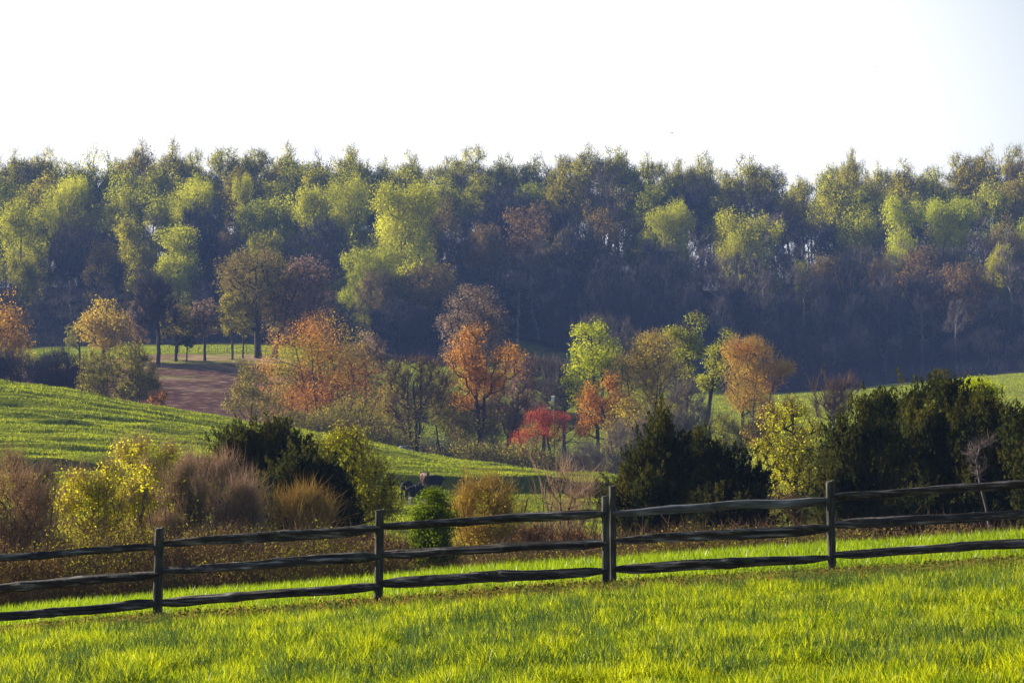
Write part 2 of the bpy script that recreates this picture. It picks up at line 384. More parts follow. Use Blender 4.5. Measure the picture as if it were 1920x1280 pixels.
def shape_lobes(rng, shape, H, W):
    """crown volume as ellipsoids; W = full width"""
    R = W / 2; L = []
    if shape == 'tall':        # forest poplar: crown in the upper 55 %
        L = [(0, 0, .74 * H, .62 * R, .62 * R, .23 * H), (0, 0, .90 * H, .36 * R, .36 * R, .12 * H)]
        for k in range(6):
            a = rng.random() * 2 * PI; z = rng.uniform(.55, .86) * H
            L.append((R * .5 * math.cos(a), R * .5 * math.sin(a), z, R * .40, R * .40, .10 * H))
    elif shape == 'round':
        L = [(0, 0, .60 * H, .74 * R, .74 * R, .32 * H)]
        for k in range(8):
            a = k * 2.4 + rng.random(); z = rng.uniform(.36, .86) * H
            f = math.sqrt(max(0.08, 1 - ((z / H - .60) / .40) ** 2))
            L.append((R * .66 * f * math.cos(a), R * .66 * f * math.sin(a), z, R * .34, R * .34, .12 * H))
    elif shape == 'dome':
        L = [(0, 0, .56 * H, .85 * R, .85 * R, .40 * H)]
        for k in range(9):
            a = k * 2.4 + rng.random(); e = rng.uniform(-.3, 1.3)
            L.append((R * .72 * math.cos(a) * math.cos(e), R * .72 * math.sin(a) * math.cos(e), (.56 + .34 * math.sin(e)) * H, R * .28, R * .28, .11 * H))
    elif shape == 'oval':
        L = [(0, 0, .55 * H, .62 * R, .62 * R, .40 * H)]
        for k in range(9):
            a = k * 2.4 + rng.random(); z = rng.uniform(.25, .92) * H
            f = math.sqrt(max(0.1, 1 - ((z / H - .55) / .47) ** 2))
            L.append((R * .6 * f * math.cos(a), R * .6 * f * math.sin(a), z, R * .36, R * .36, .09 * H))
    elif shape == 'cone':
        for k in range(9):
            z = (.10 + .80 * k / 8); r = (1 - z) ** .75 * R
            for q in range(3):
                a = rng.random() * 2 * PI
                L.append((r * .35 * math.cos(a), r * .35 * math.sin(a), z * H, r * .68 + .04 * R, r * .68 + .04 * R, .10 * H))
    elif shape == 'bush':
        L = [(0, 0, .45 * H, .7 * R, .7 * R, .42 * H)]
        for k in range(10):
            a = k * 2.4 + rng.random(); z = rng.uniform(.2, .8) * H
            f = math.sqrt(max(0.15, 1 - ((z / H - .4) / .62) ** 2))
            L.append((R * .62 * f * math.cos(a), R * .62 * f * math.sin(a), z, R * .36, R * .36, .17 * H))
    elif shape == 'sparse':    # open crown of separate tufts
        for k in range(14):
            a = k * 2.4 + rng.random(); z = rng.uniform(.32, .95) * H
            f = math.sqrt(max(0.1, 1 - ((z / H - .6) / .42) ** 2))
            L.append((R * .75 * f * math.cos(a) * rng.uniform(.2, 1), R * .75 * f * math.sin(a) * rng.uniform(.2, 1), z, R * .24, R * .24, .06 * H))
    return L

KINDS = {}
def tree_parts(seed, H, W, shape='round', leaf='olive', bark='bark', clumps=90, per=50, size=0.3, lsp=None, trunk=None,
               bare=0.0, twig=None, twig_per=0, twig_len=1.2, twig_w=0.04, stems=1, lobes=None, crown0=None, lean=(0, 0), up=0.0,
               aspect=0.6, reach=0.78, shell=0.6, spread=0.35, twig_up=0.7, flat=0.75, outward=None, plume=None, jag=0.0):
    rng = np.random.default_rng(seed)
    lobes = lobes or shape_lobes(rng, shape, H, W)
    pts = sample_lobes(rng, lobes, clumps, shell, jag)
    pts[:, 2] = np.clip(pts[:, 2], 0.04 * H, 1.02 * H)
    c0 = crown0 if crown0 is not None else max(0.06 * H, np.percentile(pts[:, 2], 3) * 0.8)
    paths = skeleton(rng, H, pts, c0, trunk or H * 0.016, stems, spread, lean, reach)
    tv, tf = tubes(paths)
    parts_t = [(tv, tf, 0)]
    parts_c = []
    if per:
        lsp = lsp or W * 0.075
        keep = pts[rng.random(len(pts)) >= bare]
        if len(keep):
            v, f = leaves(rng, keep, per, lsp, size, up, aspect, outward, flat)
            parts_c.append((v, f, 0))
    if plume:
        v, f = plumes(rng, pts, lobes, *plume); parts_c.append((v, f, 0))
    mats_c = [M[leaf]]
    if twig_per:
        v, q, t = twigs(rng, pts, twig_per, twig_len, twig_w, twig_up, spread=W * 0.02, mid=np.array([0, 0, H * 0.3]))
        tw = M[twig or 'twig_mauve']
        if per:
            mats_c.append(tw); parts_c += [(v, q, 1), (v, t, 1)]
        else:
            mats_c = [tw]; parts_c += [(v, q, 0), (v, t, 0)]
    return parts_t, parts_c, [M[bark]], mats_c

def plant(name, label, cat, loc, group=None, crown_name='crown', trunk_name='trunk', rot=0.0, **kw):
    pt, pc, mt, mc = tree_parts(**kw)
    r = empty(name, loc); r.rotation_euler.z = rot; tag(r, label, cat, group)
    build(trunk_name, pt, mt, r, smooth=True)
    build(crown_name, pc, mc, r)
    return r
def copy_tree(o, parent=None):
    c = o.copy(); COL.objects.link(c); c.parent = parent
    for chd in o.children: copy_tree(chd, c)
    return c

# ------------------------------------------------------------------ ground
def grid_axis(segs):
    out = []
    for a, b, s in segs: out.append(np.arange(a, b, s))
    return np.concatenate(out + [[segs[-1][1]]])
def make_ground():
    ys = grid_axis([(-300, -20, 40), (-20, 12, 2), (12, 45, 0.45), (45, 140, 2.0), (140, 232, 0.42), (232, 440, 1.3), (440, 560, 4), (560, 1700, 60)])
    # columns: denser in the middle
    u = np.linspace(-1, 1, 241)
    Y, U = np.meshgrid(ys, u, indexing='ij')
    half = np.clip(0.30 * np.maximum(Y, 0) + 12, 12, 1e9)
    X = U * half
    # outer skirt columns to +-1600 m
    ex = np.array([1.4, 2.2, 4, 8, 20])
    for k in ex:
        pass
    side = np.stack([np.minimum(half[:, 0] * k, 1600) for k in ex], 1)
    side[:, -1] = 1600
    X = np.concatenate([-side[:, ::-1], X, side], 1); Y = np.repeat(ys[:, None], X.shape[1], 1)
    Z = height(X, Y)
    V = np.stack([X, Y, Z], -1).reshape(-1, 3)
    nr, nc = X.shape
    i = np.arange(nr - 1)[:, None] * nc; j = np.arange(nc - 1)[None]
    Fq = np.stack([i + j, i + j + 1, i + nc + j + 1, i + nc + j], -1).reshape(-1, 4)
    m, n, out = new_mat('pasture_ground')
    tc = N(n, 'ShaderNodeTexCoord')
    at_ = N(n, 'ShaderNodeAttribute', attribute_name='region')
    sep = N(n, 'ShaderNodeSeparateColor'); n.links.new(at_.outputs['Color'], sep.inputs[0])
    def noise(s, d=4):
        z = N(n, 'ShaderNodeTexNoise'); z.inputs['Scale'].default_value = s; z.inputs['Detail'].default_value = d
        n.links.new(tc.outputs['Object'], z.inputs['Vector']); return z.outputs[0]
    grass = ramp(n, noise(0.8, 6), [(0.3, (0.08, 0.10, 0.012)), (0.5, (0.15, 0.17, 0.015)), (0.7, (0.23, 0.23, 0.02))])
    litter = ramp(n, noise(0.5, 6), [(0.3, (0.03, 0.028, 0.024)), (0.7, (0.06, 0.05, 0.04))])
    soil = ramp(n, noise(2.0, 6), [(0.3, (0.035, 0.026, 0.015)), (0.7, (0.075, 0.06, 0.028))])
    m1 = N(n, 'ShaderNodeMixRGB'); m2 = N(n, 'ShaderNodeMixRGB')
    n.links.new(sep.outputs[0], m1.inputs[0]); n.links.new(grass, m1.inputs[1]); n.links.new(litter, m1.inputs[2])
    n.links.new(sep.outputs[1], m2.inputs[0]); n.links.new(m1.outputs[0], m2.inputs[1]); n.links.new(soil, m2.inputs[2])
    bp = N(n, 'ShaderNodeBump'); bp.inputs['Strength'].default_value = 0.5; bp.inputs['Distance'].default_value = 0.25
    n.links.new(noise(2.5, 5), bp.inputs['Height'])
    df = N(n, 'ShaderNodeBsdfDiffuse'); n.links.new(m2.outputs[0], df.inputs[0]); n.links.new(bp.outputs[0], df.inputs['Normal'])
    n.links.new(df.outputs[0], out.inputs[0])
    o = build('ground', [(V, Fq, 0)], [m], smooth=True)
    x, y = V[:, 0], V[:, 1]
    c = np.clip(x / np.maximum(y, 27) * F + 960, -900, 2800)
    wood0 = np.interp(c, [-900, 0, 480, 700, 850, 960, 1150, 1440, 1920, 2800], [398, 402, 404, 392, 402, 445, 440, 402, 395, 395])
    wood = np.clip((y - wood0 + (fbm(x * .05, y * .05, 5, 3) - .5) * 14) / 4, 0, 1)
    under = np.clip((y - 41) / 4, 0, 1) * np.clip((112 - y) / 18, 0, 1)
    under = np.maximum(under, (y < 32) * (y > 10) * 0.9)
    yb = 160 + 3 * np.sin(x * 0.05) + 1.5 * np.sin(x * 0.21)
    under = np.maximum(under, 0.4 * (np.abs(y - yb - .7) < .8))  # darker strip on the bank: bare soil plus its shade put into the colour
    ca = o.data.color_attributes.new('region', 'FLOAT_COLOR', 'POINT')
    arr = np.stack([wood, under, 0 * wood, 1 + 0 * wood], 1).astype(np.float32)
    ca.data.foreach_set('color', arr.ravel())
    tag(o, kind='structure')
    return o
make_ground()

def in_poly(x, y, poly):
    P = np.array(poly, float); ins = np.zeros(x.shape, bool); j = len(P) - 1
    for i in range(len(P)):
        xi, yi = P[i]; xj, yj = P[j]
        with np.errstate(divide='ignore', invalid='ignore'):
            cnd = ((yi > y) != (yj > y)) & (x < (xj - xi) * (y - yi) / (yj - yi + 1e-12) + xi)
        ins ^= cnd; j = i
    return ins
# ploughed field laid on the slope behind the pasture hill
def make_field():
    xs = np.arange(-125, -20, 0.8); ys = np.arange(238, 372, 0.8)
    X, Y = np.meshgrid(xs, ys)
    Z = height(X, Y) + 0.07
    jx = (fbm(X * .12, Y * .12, 31, 3) - .5) * 5; jy = (fbm(X * .12, Y * .12, 37, 3) - .5) * 5
    poly = [(-98, 240), (-97, 330), (-80, 352), (-70, 366), (-40, 369), (-37, 355), (-30, 335), (-26, 300), (-24, 260), (-30, 240)]
    ins = in_poly(X + jx, Y + jy, poly)
    V = np.stack([X, Y, Z], -1).reshape(-1, 3); nc = len(xs)
    i, j = np.nonzero(ins[:-1, :-1] & ins[1:, :-1] & ins[:-1, 1:] & ins[1:, 1:])
    q = np.stack([i * nc + j, i * nc + j + 1, (i + 1) * nc + j + 1, (i + 1) * nc + j], 1)
    m, n, out = new_mat('ploughed_soil')
    tc = N(n, 'ShaderNodeTexCoord'); mp = N(n, 'ShaderNodeMapping'); mp.inputs['Scale'].default_value = (0.35, 1, 1); mp.inputs['Rotation'].default_value = (0, 0, 0.25)
    n.links.new(tc.outputs['Object'], mp.inputs[0])
    def noise(s, d=5, v=None):
        z = N(n, 'ShaderNodeTexNoise'); z.inputs['Scale'].default_value = s; z.inputs['Detail'].default_value = d
        n.links.new(mp.outputs[0], z.inputs['Vector']); return z.outputs[0]
    c = ramp(n, noise(1.6, 8), [(0.3, (0.06, 0.028, 0.020)), (0.55, (0.13, 0.068, 0.048)), (0.70, (0.30, 0.19, 0.13))])
    # young green comes through uphill; the pale pink is sunlight painted into the soil
    sp = N(n, 'ShaderNodeSeparateXYZ'); n.links.new(tc.outputs['Object'], sp.inputs[0])
    mr = N(n, 'ShaderNodeMapRange'); mr.inputs[1].default_value = 318; mr.inputs[2].default_value = 352; n.links.new(sp.outputs[1], mr.inputs[0])
    ad = N(n, 'ShaderNodeMath', operation='ADD'); n.links.new(mr.outputs[0], ad.inputs[0])
    nn = N(n, 'ShaderNodeMath', operation='MULTIPLY_ADD'); nn.inputs[1].default_value = 3.2; nn.inputs[2].default_value = -1.9; n.links.new(noise(0.16, 4), nn.inputs[0]); n.links.new(nn.outputs[0], ad.inputs[1])
    cl = N(n, 'ShaderNodeClamp'); n.links.new(ad.outputs[0], cl.inputs[0])
    g = ramp(n, noise(0.45, 5), [(0.42, (0.42, 0.27, 0.19)), (0.5, (0.30, 0.24, 0.10)), (0.58, (0.20, 0.22, 0.03))])
    mm = N(n, 'ShaderNodeMixRGB'); n.links.new(cl.outputs[0], mm.inputs[0]); n.links.new(c, mm.inputs[1]); n.links.new(g, mm.inputs[2])
    bp = N(n, 'ShaderNodeBump'); bp.inputs['Strength'].default_value = 0.9; bp.inputs['Distance'].default_value = 0.4; n.links.new(noise(1.5, 6), bp.inputs['Height'])
    df = N(n, 'ShaderNodeBsdfDiffuse'); n.links.new(mm.outputs[0], df.inputs[0]); n.links.new(bp.outputs[0], df.inputs['Normal']); n.links.new(df.outputs[0], out.inputs[0])
    tag(build('ploughed_field', [(V, q, 0)], [m], smooth=True), kind='structure')
make_field()

# ------------------------------------------------------------------ grass
def blades(rng, x, y, h, wd, lean=0.35, sun=None):
    n = len(x); z = height(x, y) - 0.02
    B = np.stack([x, y, z], 1); a = rng.random(n) * 2 * PI
    s = np.stack([np.cos(a), np.sin(a), np.zeros(n)], 1)
    l = rng.normal(size=(n, 2)) * lean; d = np.stack([l[:, 0], l[:, 1], np.ones(n)], 1); d = unit(d)
    d2 = unit(d + np.stack([l[:, 0] * 1.6, l[:, 1] * 1.6, np.zeros(n)], 1))
    h = h[:, None]; wd = np.asarray(wd) * np.ones(n); w_ = wd[:, None]
    m = B + d * h * 0.55; t = m + d2 * h * 0.5
    V = np.stack([B - s * w_ * .5, B + s * w_ * .5, m - s * w_ * .42, m + s * w_ * .42, t], 1).reshape(-1, 3)
    b = (np.arange(n) * 5)[:, None]
    return V, b + np.array([[0, 1, 3, 2]]), b + np.array([[2, 3, 4]])
def grass(name, rng, x, y, h, wd, mat, lean=0.35):
    V, q, t = blades(rng, x, y, h, wd, lean)
    return tag(build(name, [(V, q, 0), (V, t, 0)], [mat]), kind='stuff')
def grass_mat(name, a, b, c, scale=0.5, trans=0.55, gloss=0.05, dry=0.0):
    m, n, out = new_mat(name)
    g = N(n, 'ShaderNodeNewGeometry'); tc = N(n, 'ShaderNodeTexCoord')
    nz = N(n, 'ShaderNodeTexNoise'); nz.inputs['Scale'].default_value = scale; nz.inputs['Detail'].default_value = 5
    n.links.new(tc.outputs['Object'], nz.inputs['Vector'])
    r = N(n, 'ShaderNodeMath', operation='MULTIPLY_ADD'); r.inputs[1].default_value = 0.5; r.inputs[2].default_value = -0.25
    n.links.new(g.outputs['Random Per Island'], r.inputs[0])
    ad = N(n, 'ShaderNodeMath', operation='ADD'); n.links.new(nz.outputs[0], ad.inputs[0]); n.links.new(r.outputs[0], ad.inputs[1])
    col = ramp(n, ad.outputs[0], [(0.34, a), (0.5, b), (0.66, c)])
    if dry:
        gt = N(n, 'ShaderNodeMath', operation='GREATER_THAN'); gt.inputs[1].default_value = 1 - dry; n.links.new(g.outputs['Random Per Island'], gt.inputs[0])
        mm = N(n, 'ShaderNodeMixRGB'); mm.inputs[2].default_value = (0.36, 0.32, 0.18, 1); n.links.new(gt.outputs[0], mm.inputs[0]); n.links.new(col, mm.inputs[1]); col = mm.outputs[0]
    df = N(n, 'ShaderNodeBsdfDiffuse'); tr = N(n, 'ShaderNodeBsdfTranslucent'); mix = N(n, 'ShaderNodeMixShader'); mix.inputs[0].default_value = trans
    n.links.new(col, df.inputs[0]); n.links.new(col, tr.inputs[0]); n.links.new(df.outputs[0], mix.inputs[1]); n.links.new(tr.outputs[0], mix.inputs[2])
    gl = N(n, 'ShaderNodeBsdfGlossy'); gl.inputs['Roughness'].default_value = 0.3; m2 = N(n, 'ShaderNodeMixShader'); m2.inputs[0].default_value = gloss
    n.links.new(mix.outputs[0], m2.inputs[1]); n.links.new(gl.outputs[0], m2.inputs[2]); n.links.new(m2.outputs[0], out.inputs[0])
    return m
FENCE_D = 27.4
def scatter(rng, n, d0, d1, margin, pw=1.0):
    """points thinning out with distance; x limits follow the field of view plus a margin"""
    y = d0 * (d1 / d0) ** (rng.random(n) ** pw)
    x = rng.uniform(-1, 1, n) * (0.2572 * y + margin)
    return x, y
def make_grasses():
    rng = np.random.default_rng(11)
    near = grass_mat('meadow_blade', (0.10, 0.17, 0.008), (0.31, 0.37, 0.006), (0.50, 0.52, 0.010), 2.2, 0.62, 0.008, 0.002)
    stalk = grass_mat('stalk_blade', (0.035, 0.075, 0.02), (0.07, 0.12, 0.035), (0.13, 0.20, 0.05), 1.0, 0.35, 0.0, 0.002)
    back = grass_mat('strip_blade', (0.14, 0.23, 0.006), (0.23, 0.32, 0.006), (0.32, 0.40, 0.008), 0.8, 0.65, 0.015)
    x, y = scatter(rng, 330000, 12.5, 29.5, 2.5)
    h = (0.05 + 0.27 * fbm(x * 2.2, y * 1.6, 21, 3) ** 1.6 + 0.05 * rng.random(len(x)) ** 2) * np.clip((27.6 - y) / 2.2, .35, 1)
    grass('meadow_grass', rng, x, y, h, 0.008 + 0.006 * rng.random(len(x)), near, 0.28)
    # tall thin seed stalks in drifts, thicker towards the fence
    x, y = scatter(rng, 170000, 13.5, 29.0, 2.5)
    yf = 25.6 + x * .12
    dn = 2.6 * (fbm(x * 2.6 + 4, y * 0.9, 41, 3) - 0.5) + 0.03 * (y - 19.5) - 2 * (y > yf)
    k = (rng.random(len(x)) < np.clip(dn * 1.3, 0.01, 0.42)) & (y < yf + .8)
    x, y = x[k], y[k]
    nt_ = 900; ty = 14 * (26 / 14) ** rng.random(nt_); tx = rng.uniform(-1, 1, nt_) * (.2572 * ty + 2.5)
    kk = fbm(tx * .7, ty * .5, 43, 2) > .47; tx, ty = tx[kk], ty[kk]
    rep = rng.integers(12, 46, len(tx)); gx = np.repeat(tx, rep) + rng.normal(size=rep.sum()) * .07; gy = np.repeat(ty, rep) + rng.normal(size=rep.sum()) * .07
    hh = np.concatenate([0.16 + 0.17 * rng.random(len(x)), np.repeat(rng.uniform(.18, .38, len(tx)), rep) * rng.uniform(.5, 1.1, rep.sum())])
    grass('seed_stalks', rng, np.concatenate([x, gx]), np.concatenate([y, gy]), hh, 0.006, stalk, 0.2)
    # bright young crop just behind the fence
    x, y = scatter(rng, 150000, 28.2, 44, 3)
    grass('bright_grass_strip', rng, x, y, 0.10 + 0.10 * fbm(x, y, 23, 2) + 0.13 * rng.random(len(x)) ** 3, 0.012, back, 0.2)
    # pasture hill
    hillm = grass_mat('pasture_blade', (0.14, 0.19, 0.008), (0.28, 0.33, 0.010), (0.43, 0.46, 0.015), 0.25, 0.55, 0.01)
    n = 620000
    y = rng.uniform(112, 232, n); x = rng.uniform(-1, 1, n) * (0.262 * y + 3)
    c = x / y * F + 960
    dn = fbm(x * 0.16, y * 0.75, 51, 4)
    k = (c < 1500) & (rng.random(n) < np.clip((dn - 0.28) * 2.6, 0.05, 1))
    yb = 160 + 3 * np.sin(x * 0.05) + 1.5 * np.sin(x * 0.21)
    k &= (np.abs(y - yb - .7) > .75) | (rng.random(n) < .2)
    x, y, dn = x[k], y[k], dn[k]
    grass('pasture_grass', rng, x, y, 0.05 + 0.75 * np.clip(dn - 0.40, 0.02, 1) + 0.05 * rng.random(len(x)), 0.05, hillm, 0.4)
    # far fields
    n = 260000
    y = rng.uniform(240, 432, n); x = rng.uniform(-1, 1, n) * (0.262 * y + 4)
    c = x / y * F + 960
    k = ~((x > -100) & (x < -24) & (y < 371)) & ((y < 398) | ((c > 880) & (c < 1240)))
    x, y = x[k], y[k]
    grass('far_pasture_grass', rng, x, y, 0.12 + 0.2 * fbm(x * .4, y * .4, 61, 3), 0.11, hillm, 0.45)
    # low weeds along the fence foot: reddish, yellow and green leaves
    n = 42000
    x = rng.uniform(-10.5, 10.5, n); off = rng.normal(size=n) * 0.6
    y = FENCE_D - 0.7 + off
    k = fbm(x * 1.3, y * 2, 71, 3) > 0.36
    x, y = x[k], y[k]
    C = np.stack([x, y, height(x, y) + 0.03 + 0.12 * rng.random(len(x))], 1)
    wm = leaf_mat('weed_leaf', [(0.10, 0.15, 0.015), (0.20, 0.17, 0.03), (0.30, 0.12, 0.05), (0.16, 0.20, 0.02), (0.08, 0.13, 0.02), (0.28, 0.20, 0.04), (0.13, 0.18, 0.02)], 0.5, 0.0, 0)
    v, f = leaves(rng, C, 2, 0.03, 0.034, 0.2, 0.8)
    tag(build('fence_foot_weeds', [(v, f, 0)], [wm]), kind='stuff')
    # broad leaved clumps in the meadow
    cc = []
    for px, d, r, nl in [(1490, 15.6, .3, 230), (1920, 17.5, .45, 260), (1840, 21.0, .5, 150), (1560, 18.5, .4, 70), (30, 15.4, .45, 130)]:
        x0, y0, _ = at(px, d); q = rng.normal(size=(nl, 2)) * r * .5
        cc.append(np.stack([x0 + q[:, 0], y0 + q[:, 1], height(x0 + q[:, 0], y0 + q[:, 1]) + 0.03 + rng.random(nl) * 0.08], 1))
    v, f = leaves(rng, np.concatenate(cc), 1, 0.01, 0.06, 0.2, 0.85)
    tag(build('broadleaf_weeds', [(v, f, 0)], [leaf_mat('broad_leaf', [(0.08, 0.15, 0.010), (0.13, 0.22, 0.01), (0.16, 0.27, 0.01)], 0.45, 0.0, 0)]), kind='stuff')
make_grasses()

# ------------------------------------------------------------------ split rail fence
def wood_mat(name, dark, mid, pale):
    m, n, out = new_mat(name)
    tc = N(n, 'ShaderNodeTexCoord'); mp = N(n, 'ShaderNodeMapping')
    n.links.new(tc.outputs['UV'] if False else tc.outputs['Object'], mp.inputs[0]); mp.inputs['Scale'].default_value = (0.9, 9, 9) if name.startswith('rail_wood') else (14, 14, 1.4)
    a = N(n, 'ShaderNodeTexNoise'); a.inputs['Scale'].default_value = 2.2; a.inputs['Detail'].default_value = 8; a.inputs['Roughness'].default_value = 0.65
    n.links.new(mp.outputs[0], a.inputs['Vector'])
    b = N(n, 'ShaderNodeTexNoise'); b.inputs['Scale'].default_value = 1.4; b.inputs['Detail'].default_value = 4; n.links.new(tc.outputs['Object'], b.inputs['Vector'])
    c = ramp(n, a.outputs[0], [(0.36, dark), (0.53, mid), (0.66, pale)])
    g = N(n, 'ShaderNodeTexNoise'); g.inputs['Scale'].default_value = 5; g.inputs['Detail'].default_value = 3; n.links.new(tc.outputs['Object'], g.inputs['Vector'])
    lm = N(n, 'ShaderNodeMixRGB'); lm.inputs[2].default_value = (0.10, 0.115, 0.06, 1); n.links.new(ramp(n, g.outputs[0], [(0.60, (0, 0, 0)), (0.68, (.8, .8, .8))]), lm.inputs[0]); n.links.new(c, lm.inputs[1]); c = lm.outputs[0]   # lichen
    d = N(n, 'ShaderNodeMixRGB', blend_type='MULTIPLY'); d.inputs[0].default_value = 1
    n.links.new(c, d.inputs[1]); n.links.new(ramp(n, b.outputs[0], [(0.35, (0.45, 0.43, 0.42)), (0.65, (1.25, 1.25, 1.25))]), d.inputs[2])
    bp = N(n, 'ShaderNodeBump'); bp.inputs['Strength'].default_value = 0.9; bp.inputs['Distance'].default_value = 0.02; n.links.new(a.outputs[0], bp.inputs['Height'])
    p = N(n, 'ShaderNodeBsdfPrincipled'); p.inputs['Roughness'].default_value = 0.7; p.inputs['Specular IOR Level'].default_value = 0.35
    n.links.new(d.outputs[0], p.inputs['Base Color']); n.links.new(bp.outputs[0], p.inputs['Normal']); n.links.new(p.outputs[0], out.inputs[0])
    return m
RAILW = wood_mat('rail_wood', (0.010, 0.008, 0.006), (0.060, 0.045, 0.034), (0.36, 0.33, 0.31))  # pale tone: weathered grain plus sunlit split edges put into the colour
GREYW = wood_mat('rail_wood.001', (0.06, 0.058, 0.062), (0.15, 0.15, 0.16), (0.30, 0.30, 0.32))
POSTW = wood_mat('post_wood', (0.020, 0.018, 0.015), (0.065, 0.060, 0.048), (0.16, 0.15, 0.12))
def fpt(px, py, d=FENCE_D): return np.array([(px - 960) * d / F, d, (640 - py) * d / F])
def fence_post(parent, px, top, base_px, d, wpx, seed):
    rng = np.random.default_rng(seed)
    T = fpt(px, top, d); x0, y0 = (base_px - 960) * d / F, d
    z0 = float(height(x0, y0)) - 0.35
    K = 14; P = []; W = wpx * d / F / 2
    ang = (np.arange(16) + .5) * 2 * PI / 16
    V = []
    for i in range(K):
        t = i / (K - 1); c = np.array([x0, y0, z0]) * (1 - t) + T * t
        ww = W * (1.06 - .08 * t)
        for a in ang:
            ca, sa = math.cos(a), math.sin(a); e = (abs(ca) ** 5 + abs(sa) ** 5) ** (-1 / 5)   # squarish section
            rr = ww * e * (1 + .05 * rng.normal() * .6)
            V.append(c + np.array([ca * rr, sa * rr * 0.8, (0.02 * rng.random() + .012 * ca) if i == K - 1 else 0]))
    V.append(T + np.array([0, 0, .018]))
    q = [[i * 16 + j, i * 16 + (j + 1) % 16, (i + 1) * 16 + (j + 1) % 16, (i + 1) * 16 + j] for i in range(K - 1) for j in range(16)]
    t = [[(K - 1) * 16 + j, (K - 1) * 16 + (j + 1) % 16, K * 16] for j in range(16)]
    V = np.array(V)
    V -= np.array(parent.location)
    return build('post', [(V, np.array(q), 0), (V, np.array(t), 0)], [POSTW], parent, smooth=False)
def fence_rail(parent, a, b, d0, d1, seed, mat=RAILW, thick=0.062, wob=0.018):
    rng = np.random.default_rng(seed)
    A, B = fpt(*a, d0), fpt(*b, d1)
    K = 70; ns = 16; V = []
    ph = rng.random(6) * 6
    prof = 1 + rng.normal(size=ns) * 0.09
    drift = np.cumsum(rng.normal(size=(K, ns)) * 0.022, axis=0).clip(-.08, .08) + rng.normal(size=(K, ns)) * .02
    for i in range(K):
        t = i / (K - 1); c = A * (1 - t) + B * t
        c[2] += wob * (math.sin(2.2 * PI * t + ph[0]) + .5 * math.sin(5.3 * PI * t + ph[1])) * min(1, t * 8, (1 - t) * 8)
        c[1] += wob * math.sin(3 * PI * t + ph[2])
        e = min(t, 1 - t); tp = 0.50 + 0.50 * min(1, e / 0.09) ** .7
        kn = 1 + .16 * math.exp(-((t - .25 - .4 * (ph[3] / 6)) / .03) ** 2)
        th = thick * (1.0 + .12 * math.sin(4 * t + ph[4])) * kn
        for j in range(ns):
            an = j * 2 * PI / ns + .6 * math.sin(ph[5]) + t * .5
            ca, sa = math.cos(an), math.sin(an)
            w3 = (1 + .14 * math.cos(3 * an + ph[0])) * prof[j] * (1 + drift[i, j])
            V.append(c + np.array([0, ca * th * w3 * .85, sa * th * w3 * tp]))
    V = np.array(V)
    V = np.concatenate([V, [V[:ns].mean(0)], [V[-ns:].mean(0)]])
    q = [[i * ns + j, i * ns + (j + 1) % ns, (i + 1) * ns + (j + 1) % ns, (i + 1) * ns + j] for i in range(K - 1) for j in range(ns)]
    t = [[j, (j + 1) % ns, K * ns] for j in range(ns)] + [[(K - 1) * ns + j, (K - 1) * ns + (j + 1) % ns, K * ns + 1] for j in range(ns)]
    V -= np.array(parent.location)
    return build('rail', [(V, np.array(q), 0), (V, np.array(t), 0)], [mat], parent)
def make_fence():
    D = FENCE_D
    f1 = empty('split_rail_fence', (fpt(711, 0)[0], D, float(height(fpt(711, 0)[0], D))))
    tag(f1, 'dark weathered split rail fence run left of the doubled posts, on the lower slope', 'fence', 'split rail fence across the meadow')
    fence_post(f1, -120, 1022, -124, D, 17, 1)
    fence_post(f1, 299, 991, 294, D, 17, 2); fence_post(f1, 712, 957, 709, D, 16, 3); fence_post(f1, 1135, 931, 1137, D, 14, 4)
    R = [((-116, 1055), (299, 1024)), ((-116, 1114), (299, 1075)), ((-116, 1166), (299, 1130)),
         ((299, 1019), (712, 989)), ((299, 1072), (712, 1043)), ((299, 1129), (712, 1098)),
         ((712, 986), (1137, 962)), ((712, 1040), (1137, 1018)), ((712, 1093), (1137, 1069))]
    for k, (a, b) in enumerate(R): fence_rail(f1, a, b, D + .02 * (k % 2), D - .02 * (k % 2), 20 + k * 7, thick=.058 + .004 * (k % 3), wob=.007)
    D2 = D + 0.35
    f2 = empty('split_rail_fence', (fpt(1558, 0)[0], D2, float(height(fpt(1558, 0)[0], D2))))
    tag(f2, 'weathered split rail fence run right of the doubled posts, with one grey top rail', 'fence', 'split rail fence across the meadow')
    fence_post(f2, 1148, 912, 1150, D2, 12, 5); fence_post(f2, 1556, 903, 1562, D2, 15, 6); fence_post(f2, 1978, 872, 1982, D2, 16, 7)
    R = [((1148, 961), (1557, 937)), ((1150, 1013), (1558, 988)), ((1150, 1066), (1560, 1044)),
         ((1557, 931), (1980, 903)), ((1558, 984), (1980, 960)), ((1560, 1040), (1980, 1014)),]
    for k, (a, b) in enumerate(R):
        fence_rail(f2, a, b, D2, D2, 40 + k, mat=GREYW if k == 0 else RAILW, thick=.060 if k else .056, wob=.016 if k == 0 else .007)
make_fence()

